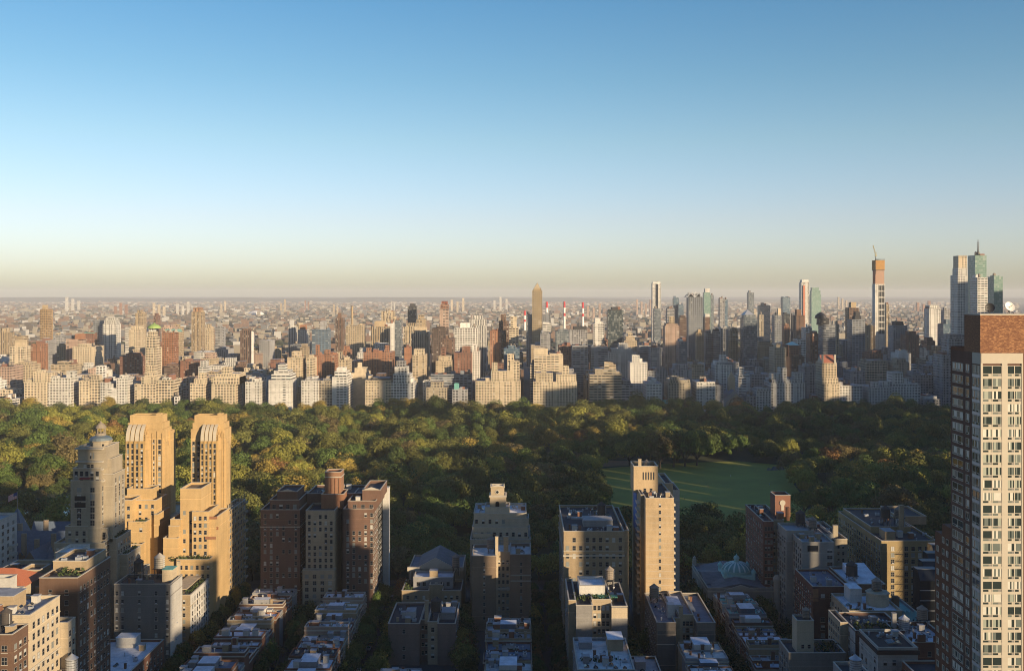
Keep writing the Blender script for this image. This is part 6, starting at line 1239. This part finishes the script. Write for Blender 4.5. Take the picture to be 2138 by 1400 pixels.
for i, (px, py, kind, Y, n, w) in enumerate(far):
    x = PX(px, Y); z = PZ(py, Y)
    if kind == "white domed hall":
        t = thing("domed_hall", "low white domed hall far off on the plain, left of centre", "hall", (x, Y, 0)); MB().lathe(x, Y+60, [(62,0),(62,14),(50,26),(28,36),(0,40)], 24, M_WHT).build("dome", t); continue
    for j in range(n):
        ww = w/2.2; xx = x+(j-(n-1)/2)*w*1.25; zz = z*(1-.12*((j*7+i) % 3)); side = ("left", "middle", "right", "outer")[j] if n > 2 else ("left", "right")[j]
        o = MB().box(xx-ww/2, xx+ww/2, Y+j*9, Y+j*9+22, 0, max(20, zz), MF, MD).build("distant_tower_block", org=(xx, Y+j*9, 0), color=colr(('pale','pink','sand','rust','cream')[i % 5], .1)); style(o, 's', 'x'); o['rc'] = list(PAL['gray'])
        tag(o, f"{far_words[i]} far-off slab, {side} of its cluster, {where(px).replace('between', 'beyond')}", "tower block", "slabs on the far plain")
# ridge at the horizon
b = MB(); pr = []
for i in range(161):
    x = -14000+i*175; px = VX+x*F/21000
    h = 95+14*math.sin(i*.09+1)+8*math.sin(i*.31)+5*math.sin(i*.83); h -= 26*max(0, min(1, (px-700)/500)); pr.append((x, h))
for (x0, h0), (x1, h1) in zip(pr, pr[1:]):
    b.poly([(x0,19000,0),(x1,19000,0),(x1,20600,h1),(x0,20600,h0)], TM[0]); b.poly([(x0,20600,h0),(x1,20600,h1),(x1,22500,0),(x0,22500,0)], TM[0])
structure("hills", b)
# ---------------------------------------------------------------- added towers outside the frame, heights set to shape sun and shade
tk = math.tan(SUN_EL); q2 = math.sqrt(.5)
SH = [(-40,60,150,-260),(62,97,128,-250),(98,114,92,-260),(114,124,88,-255),(125,140,131,-240),(141,176,232,-150),(178,196,148,-170),(197,227,96,-160),(228,240,122,-150),(241,258,92,-150),
      (259,303,84,-140),(306,324,78,-130),(326,334,132,-120),(335,345,84,-130),(346,368,128,-120),(370,388,68,-110),(390,430,140,-100),(431,459,152,-100),(460,468,50,-100),(469,500,146,-90),
      (502,530,150,-60),(531,560,162,-60),(562,590,138,-60),(592,610,160,-60),(612,660,156,-40),(662,690,142,-40),(692,716,166,-40),(718,760,160,-30),(762,792,174,-30),(794,828,262,0),(830,847,88,0),(849,882,272,0),(884,903,84,0),(905,950,150,0),(952,1010,160,0),(1012,1078,216,10),(1080,1150,224,20),(1152,1185,190,20),(1187,1243,284,30),(1245,1257,212,30),(1259,1294,284,30),(1296,1318,150,30),(1320,1400,276,30),(1402,1498,290,30),(1500,1562,296,40),(1564,1680,250,40),(1682,1860,290,40)]
for i, (a0, a1, S, d0) in enumerate(SH):
    z = S-d0*tk; w = a1-a0; Xc = ((a0+a1)/2-d0)*q2; Yc = ((a0+a1)/2+d0)*q2
    o = MB().box(-w/2, w/2, -12, 12, 0, z, MF, MD).build("added_shade_tower", color=colr(ER.choice(('tan','brick','gray','sand','steel')), .1)); style(o, ER.choice('pwrv'), 'steel'); o['rc'] = list(PAL['tar'])
    o.location = (Xc, Yc, 0); o.rotation_euler = (0, 0, R(45))
    tag(o, "added tower outside the picture, sized to shade the streets and park", "tower", "added towers behind and beside the viewpoint")

for i in range(13):  # row added behind the camera to block low sky glow
    x = -20-i*52; z = ER.uniform(85, 150); o = MB().box(-24, 24, -20, 20, 0, z, MF, MD).build("added_shade_tower", color=colr(ER.choice(('tan','brick','gray','sand')), .1)); style(o, ER.choice('pwrv'), 'steel'); o['rc'] = list(PAL['tar'])
    o.location = (x, -62-ER.uniform(0, 20), 0); tag(o, "added tower outside the picture, sized to shade the streets and park", "tower", "added towers behind and beside the viewpoint")
# ---------------------------------------------------------------- trees
tr = random.Random(21)
def crown_mesh(seed, lobes=15, per=125, narrow=1.0):
    """crown about 1 unit in radius, base at 0, top near 1.25: leaf clumps spread over the shells of many lobes"""
    r = np.random.default_rng(seed); V = []; Fa = []; T = []
    cs = []
    for i in range(lobes):
        t = i/lobes; a = i*2.399+r.uniform(-.8, .8); rr = .62*math.sqrt(min(1, t+.08))*narrow; cs.append((rr*math.cos(a), rr*math.sin(a), .78-.46*t+r.uniform(-.18, .2), r.choice((.2, .26, .32, .38, .44, .5))*r.uniform(.9, 1.1)))
    for (cx, cy, cz, cr) in cs:
        d = r.normal(size=(per, 3)); d /= np.linalg.norm(d, axis=1)[:, None]; d[:, 2] = np.where((d[:, 2] < -.3), -d[:, 2], d[:, 2])
        for v in d:
            k = cr*r.uniform(.80, 1.12); p = np.array((cx+v[0]*k, cy+v[1]*k, cz+v[2]*k*.9)); nrm = v+r.normal(size=3)*.33; nrm /= np.linalg.norm(nrm)
            u = np.cross(nrm, r.normal(size=3)); u /= np.linalg.norm(u)+1e-9; w = np.cross(nrm, u); s = r.uniform(.028, .062)
            o = len(V); V += [tuple(p-u*s), tuple(p+w*s*.75), tuple(p+u*s*1.1), tuple(p-w*s*.75)]; Fa.append((o, o+1, o+2, o+3)); T += [r.uniform(.25, 1.0)]
    me = bpy.data.meshes.new("crown"); me.from_pydata(V, [], Fa); me.materials.append(ML)
    at = me.attributes.new('tint', 'FLOAT', 'FACE'); at.data.foreach_set('value', np.array(T, dtype=np.float32)); me.update(); return me
CROWN = [crown_mesh(40+i, 11+i % 4*2, 210, (1.0, 1.15, .85)[i % 3]) for i in range(7)]
def trunk_mesh():
    b = MB(); b.tube((0,0,0), (.01,0,.34), .045, M_BARK, 7, .032)
    for k in range(5):
        a = k*1.257; b.tube((.01,0,.30), (.4*math.cos(a), .4*math.sin(a), .72+.05*k), .026, M_BARK, 5, .008)
    return b.mesh("trunk")
TRUNK = trunk_mesh()
TC = {"dark green": (.050,.082,.025), "olive": (.135,.145,.038), "golden": (.340,.255,.058), "yellow-green": (.240,.240,.048), "rust-red": (.22,.115,.042), "brown": (.160,.130,.055), "green": (.085,.140,.034)}
def visible(x, y, z):
    px, py = VX+x*F/y, HY+(CAMZ-z)*F/y
    if not (-25 < px < 1975 and py < 1420): return False
    return not any(a-6 < px < c+6 and py > t+2 and y > yy for a, c, t, yy in OCC)
pts = []
for sx, side in ((-221, 1), (-141, 1), (-141, -1), (-67, 1), (-67, -1), (12, 1), (12, -1), (88, 1), (88, -1), (168, -1), (168, 1)):
    y = 330
    while y < 540: pts.append((sx+side*(6.4 if sx != 12 else 5.6), y+tr.uniform(-2, 2), tr.uniform(9, 13.5), 's')); y += tr.uniform(8, 12)
for x0, x1, y0, y1 in ((-110, -97, 385, 500), (-37, -17, 385, 440), (-28, -26, 445, 500), (44.8, 57, 420, 470), (112, 124, 400, 490), (-148, -142, 360, 425), (113, 122, 425, 495), (20.5, 22, 402, 410)):
    y = y0
    while y < y1:
        pts.append((tr.uniform(x0, x1), y, tr.uniform(8, 15), 'y')); y += tr.uniform(5.5, 9)
for s in range(-30, 31): pts.append((s*12+tr.uniform(-3, 3), 572+tr.uniform(-2, 3), tr.uniform(14, 19), 'p'))
gy = 586.0
while gy < 1372:
    st = 17.0 + (gy-586)/786*2.5; gx = -(.55*gy+40)
    while gx < .47*gy+30:
        x, y = gx+tr.uniform(-.45, .45)*st, gy+tr.uniform(-.45, .45)*st
        n = math.sin(x*.021+1.3)*math.sin(y*.017+.4)+.5*math.sin(x*.047+y*.03)
        h = tr.uniform(11, 20)+3.5*n+(tr.uniform(4, 9) if tr.random() < .25 else 0)
        ok = not inside((x, y), MEADOW) and not any(inside((x, y), L) for L in LAKES) and not inside((x, y+14), MEADOW) and not (100 < x < 205 and inside((x, y+44), MEADOW)) and not (abs(x-92) < 60 and 955 < y < 990 and x < 132)
        if ok and tr.random() > .09: pts.append((x, y, h, 'p'))
        gx += st
    gy += st*.92
for x, y, h in ((98, 712, 19), (212, 742, 20), (54, 742, 20), (52, 762, 18), (50, 784, 22), (53, 858, 21), (55, 880, 18), (62, 900, 20), (68, 946, 21), (84, 952, 18), (238, 850, 21), (236, 830, 19), (246, 905, 20), (60, 770, 19), (58, 800, 21), (60, 830, 18), (66, 915, 20), (118, 948, 30), (132, 944, 31), (146, 950, 33), (158, 956, 34), (170, 960, 33), (105, 958, 27), (132, 704, 17)): pts.append((x, y, h, 'p'))
def kind_of(x, y, t):
    n = math.sin(x*.013+.7)*math.cos(y*.011)+tr.gauss(0, .34)+.45*math.sin(x*.055+2)*math.sin(y*.047)
    if t != 'p': return tr.choices(("dark green", "green", "olive", "rust-red", "golden", "brown"), (6, 4, 3, 1, 1, 1.5))[0]
    if n > .8: return tr.choice(("golden", "yellow-green", "olive", "golden", "yellow-green", "olive", "green", "rust-red"))
    if n > .3: return tr.choice(("yellow-green", "olive", "golden", "brown", "olive"))
    if n < -.8: return tr.choice(("brown", "dark green", "brown", "olive", "green"))
    return tr.choice(("green", "olive", "dark green", "olive", "green", "yellow-green"))
TLAND = [(40, "the flagpole house"), (185, "the cupola tower"), (310, "the left golden tower"), (440, "the right golden tower"), (570, "the courtyard house"), (690, "the brick roof tower"), (800, "the white fin"), (905, "the gabled hall"), (1040, "the belvedere tower"), (1140, "the dark street gap"), (1240, "the wide tan block"), (1365, "the sunlit slab tower"), (1460, "the near meadow edge"), (1540, "the green dome"), (1650, "the brick medallion tower"), (1760, "the narrow grey-white tower house"), (1880, "the fire-escape block"), (1970, "the brick crown tower")]
def tplace(px): return min(TLAND, key=lambda l: abs(l[0]-px))[1]
vis = [(p[2]/p[1], p) for p in pts if visible(p[0], p[1], p[2])]
vis.sort(key=lambda q: -q[0]); main = [p for _, p in vis[:298]]; ms = set((p[0], p[1]) for p in main)
rest = [p for p in pts if (p[0], p[1]) not in ms]
for x, y, h, t in main:
    kd = kind_of(x, y, t); px = VX+x*F/y; r = min(18, h*tr.uniform(.58, .80)) if t == 'p' else h*tr.uniform(.36, .5)
    sz = "small" if h < 11 else "medium" if h < 16 else "large" if h < 22 else "towering"
    if t == 's': lab = f"{sz} {kd} street tree in the shaded street in line with {tplace(px)}"
    elif t == 'y': lab = f"{sz} {kd} backyard tree between the house rows in line with {tplace(px)}"
    else: lab = f"{sz} {kd} tree at the park's near edge behind {tplace(px)}" if y < 600 else f"{sz} {kd} park tree in line with {tplace(px)}"
    o = thing("tree", lab, "tree", (x, y, 0), lab); o.rotation_euler = (0, 0, tr.uniform(0, 6.28))
    c = link(bpy.data.objects.new("crown", tr.choice(CROWN)), o, (0, 0, h*.22)); c.scale = (r*tr.uniform(.82, 1.15), r*tr.uniform(.82, 1.15), h*.78/1.18); c['leafcol'] = list(colr(TC[kd], .22)[:3])
    k = link(bpy.data.objects.new("trunk", TRUNK), o, (0, 0, 0)); k.scale = (r*1.3, r*1.3, h*.62)
# the rest of the wood: one mass, scattered by geometry nodes
lib = bpy.data.collections.new("tree_kinds"); names = []
for kd in TC:
    for q in range(3):
        ob = bpy.data.objects.new(f"a_{len(names):02d}", CROWN[(len(names)*3+q) % 7]); ob.color = colr(TC[kd], .15); lib.objects.link(ob); names.append(kd)
me = bpy.data.meshes.new("park_woodland"); me.from_pydata([(p[0], p[1], p[2]*.2) for p in rest], [], [])
pi = me.attributes.new('pick', 'INT', 'POINT'); rot = me.attributes.new('turn', 'FLOAT_VECTOR', 'POINT'); scl = me.attributes.new('size', 'FLOAT_VECTOR', 'POINT')
P_, T_, S_, C_ = [], [], [], []
for x, y, h, t in rest:
    kd = kind_of(x, y, t); P_.append(names.index(kd)+tr.randrange(3)); T_ += [0, 0, tr.uniform(0, 6.28)]; r = min(18, h*tr.uniform(.58, .82)); S_ += [r*tr.uniform(.8, 1.2), r*tr.uniform(.8, 1.2), h*tr.uniform(.74, .9)/1.18]; C_ += list(colr(TC[kd], .25))
me.attributes.new('leafcol', 'FLOAT_COLOR', 'POINT'); at_ = me.attributes; at_['leafcol'].data.foreach_set('color', C_); at_['pick'].data.foreach_set('value', P_); at_['turn'].data.foreach_set('vector', T_); at_['size'].data.foreach_set('vector', S_)
wood = bpy.data.objects.new("park_woodland", me); COL.objects.link(wood); wood['kind'] = 'stuff'; wood['label'] = "autumn woodland filling the park beyond the nearer trees"
ng = bpy.data.node_groups.new("scatter_trees", 'GeometryNodeTree'); ng.interface.new_socket("Geometry", in_out='INPUT', socket_type='NodeSocketGeometry'); ng.interface.new_socket("Geometry", in_out='OUTPUT', socket_type='NodeSocketGeometry')
gi, go = ng.nodes.new('NodeGroupInput'), ng.nodes.new('NodeGroupOutput'); ci = ng.nodes.new('GeometryNodeCollectionInfo'); ci.inputs['Collection'].default_value = lib; ci.inputs['Separate Children'].default_value = True; ci.inputs['Reset Children'].default_value = True
ip = ng.nodes.new('GeometryNodeInstanceOnPoints'); ip.inputs['Pick Instance'].default_value = True
def na(n, ty):
    a = ng.nodes.new('GeometryNodeInputNamedAttribute'); a.data_type = ty; a.inputs['Name'].default_value = n; return a.outputs['Attribute']
L = ng.links.new; L(gi.outputs[0], ip.inputs['Points']); L(ci.outputs[0], ip.inputs['Instance']); L(na('pick', 'INT'), ip.inputs['Instance Index']); L(na('turn', 'FLOAT_VECTOR'), ip.inputs['Rotation']); L(na('size', 'FLOAT_VECTOR'), ip.inputs['Scale']); L(ip.outputs[0], go.inputs[0])
md = wood.modifiers.new("scatter", 'NODES'); md.node_group = ng
print("trees", len(main), len(rest))

# ---------------------------------------------------------------- cars on the streets, people on the meadow
M_TYRE = plain("tyre", (.02,.02,.02), .9)
def car_proto(col, nm):
    m = plain(nm, col, .3, var=.02)
    body = MB(); P = [(-2.2,.35),(-2.25,.8),(-1.5,.95),(-.9,1.45),(.8,1.45),(1.4,1.0),(2.2,.9),(2.25,.35)]
    body.poly([(.88,y,z) for y, z in P], m); body.poly([(-.88,y,z) for y, z in P][::-1], m)
    for (y0, z0), (y1, z1) in zip(P, P[1:]): body.poly([(-.88,y0,z0),(.88,y0,z0),(.88,y1,z1),(-.88,y1,z1)], m)
    gl = MB(); gl.poly([(-.75,-1.45,.99),(.75,-1.45,.99),(.7,-.92,1.44),(-.7,-.92,1.44)], M_GLASS); gl.poly([(.89,-1.2,1.0),(.89,1.1,1.0),(.89,.75,1.38),(.89,-.85,1.38)], M_GLASS); gl.poly([(-.89,1.1,1.0),(-.89,-1.2,1.0),(-.89,-.85,1.38),(-.89,.75,1.38)], M_GLASS)
    wh = MB().tube((-.1,0,0), (.1,0,0), .34, M_TYRE, 12); return body.mesh("body"), gl.mesh("glazing"), wh.mesh("wheel")
PR = {n: car_proto(c, n+"_paint") for n, c in (("dark", (.02,.02,.025)), ("white", (.6,.6,.6)), ("silver", (.3,.31,.33)), ("yellow", (.55,.33,.02)))}
def car(x, y, n, lab):
    o = thing("parked_car", lab, "car", (x, y, .02), lab); bm, gm, wm = PR[n]
    link(bpy.data.objects.new("body", bm), o, (0,0,0)); link(bpy.data.objects.new("glazing", gm), o, (0,0,.012))
    for sx in (-.8, .8):
        for sy in (-1.35, 1.4): link(bpy.data.objects.new("wheel", wm), o, (sx, sy, .34))
for sx, nm in ((-67, "street beside the courtyard house"), (12, "street beside the belvedere house"), (88, "street beside the domed church"), (-141, "street below the golden towers")):
    for y in range(400, 548, 9):
        for sd in (-1, 1):
            if tr.random() < .6:
                n = tr.choice(("dark", "dark", "silver", "white", "yellow")); car(sx+sd*3.6, y+tr.uniform(-1, 1), n, f"{n} car parked in the shaded {nm}")
def lathe_person(x, y, i, top, word, where_):
    t = thing("person", f"tiny {word} figure standing on the meadow {where_}", "person", (x, y, .03)); m1 = plain(f"cloth_{i}", top, .8); b = MB()
    b.lathe(0, 0, [(0,0),(.09,0),(.11,.45),(.15,.85),(.19,.95),(.18,1.1),(.23,1.4),(.12,1.5),(.055,1.53),(.06,1.58),(.11,1.66),(.1,1.76),(0,1.8)], 10, m1)
    for s in (-1, 1): b.tube((s*.22,0,1.42), (s*.3,.03,.85), .06, m1, 6, .04)
    bo = b.build("body"); bo.parent = t
for i, (x, y, c, w, wh) in enumerate(((100, 880, (.7,.7,.7), "white-clad", "by its shaded far edge"), (132, 800, (.05,.05,.06), "dark-clad", "in the middle"), (160, 850, (.6,.2,.1), "red-clad", "right of the slab tower"), (190, 900, (.7,.68,.6), "pale-clad", "near the rock outcrop"), (175, 775, (.1,.12,.3), "blue-clad", "near its front edge"), (215, 860, (.5,.5,.5), "grey-clad", "at its right side"))): lathe_person(x, y, i, c, w, wh)
rk = thing("rock_outcrop", "pale grey rock outcrop at the meadow's far right corner", "rock", (238, 938, 0)); b = MB(); rr = random.Random(4)
for _ in range(9):
    cx, cy, r = 238+rr.uniform(-9, 9), 938+rr.uniform(-4, 4), rr.uniform(2, 4); n = 7; ring = [(cx+r*rr.uniform(.7,1.2)*math.cos(6.283*i/n), cy+r*rr.uniform(.7,1.2)*math.sin(6.283*i/n)) for i in range(n)]; top = (cx, cy, r*.8)
    for i in range(n):
        p, q = ring[i], ring[(i+1) % n]; b.poly([(*p, 0), (*q, 0), ((q[0]+cx)/2, (q[1]+cy)/2, r*.7), ((p[0]+cx)/2, (p[1]+cy)/2, r*.6)], M_PAVE); b.poly([((p[0]+cx)/2, (p[1]+cy)/2, r*.6), ((q[0]+cx)/2, (q[1]+cy)/2, r*.7), top], M_PAVE)
b.build("rock", rk)

# ---------------------------------------------------------------- the air
hz = MB(); hz.box(-16000, 16000, -900, 24500, -1.2, 268, M_SILL, bottom=True)
mz = bpy.data.materials.new("haze_air"); mz.use_nodes = True; n_ = mz.node_tree.nodes; n_.remove(n_["Principled BSDF"])
pv = n_.new("ShaderNodeVolumePrincipled"); pv.inputs['Color'].default_value = (.97,.98,1.0,1); pv.inputs['Density'].default_value = 4.8e-5; pv.inputs['Anisotropy'].default_value = 0.0
mz.node_tree.links.new(pv.outputs[0], n_["Material Output"].inputs['Volume'])
o = hz.build("haze"); o['kind'] = 'stuff'; o.data.materials.clear(); o.data.materials.append(mz)
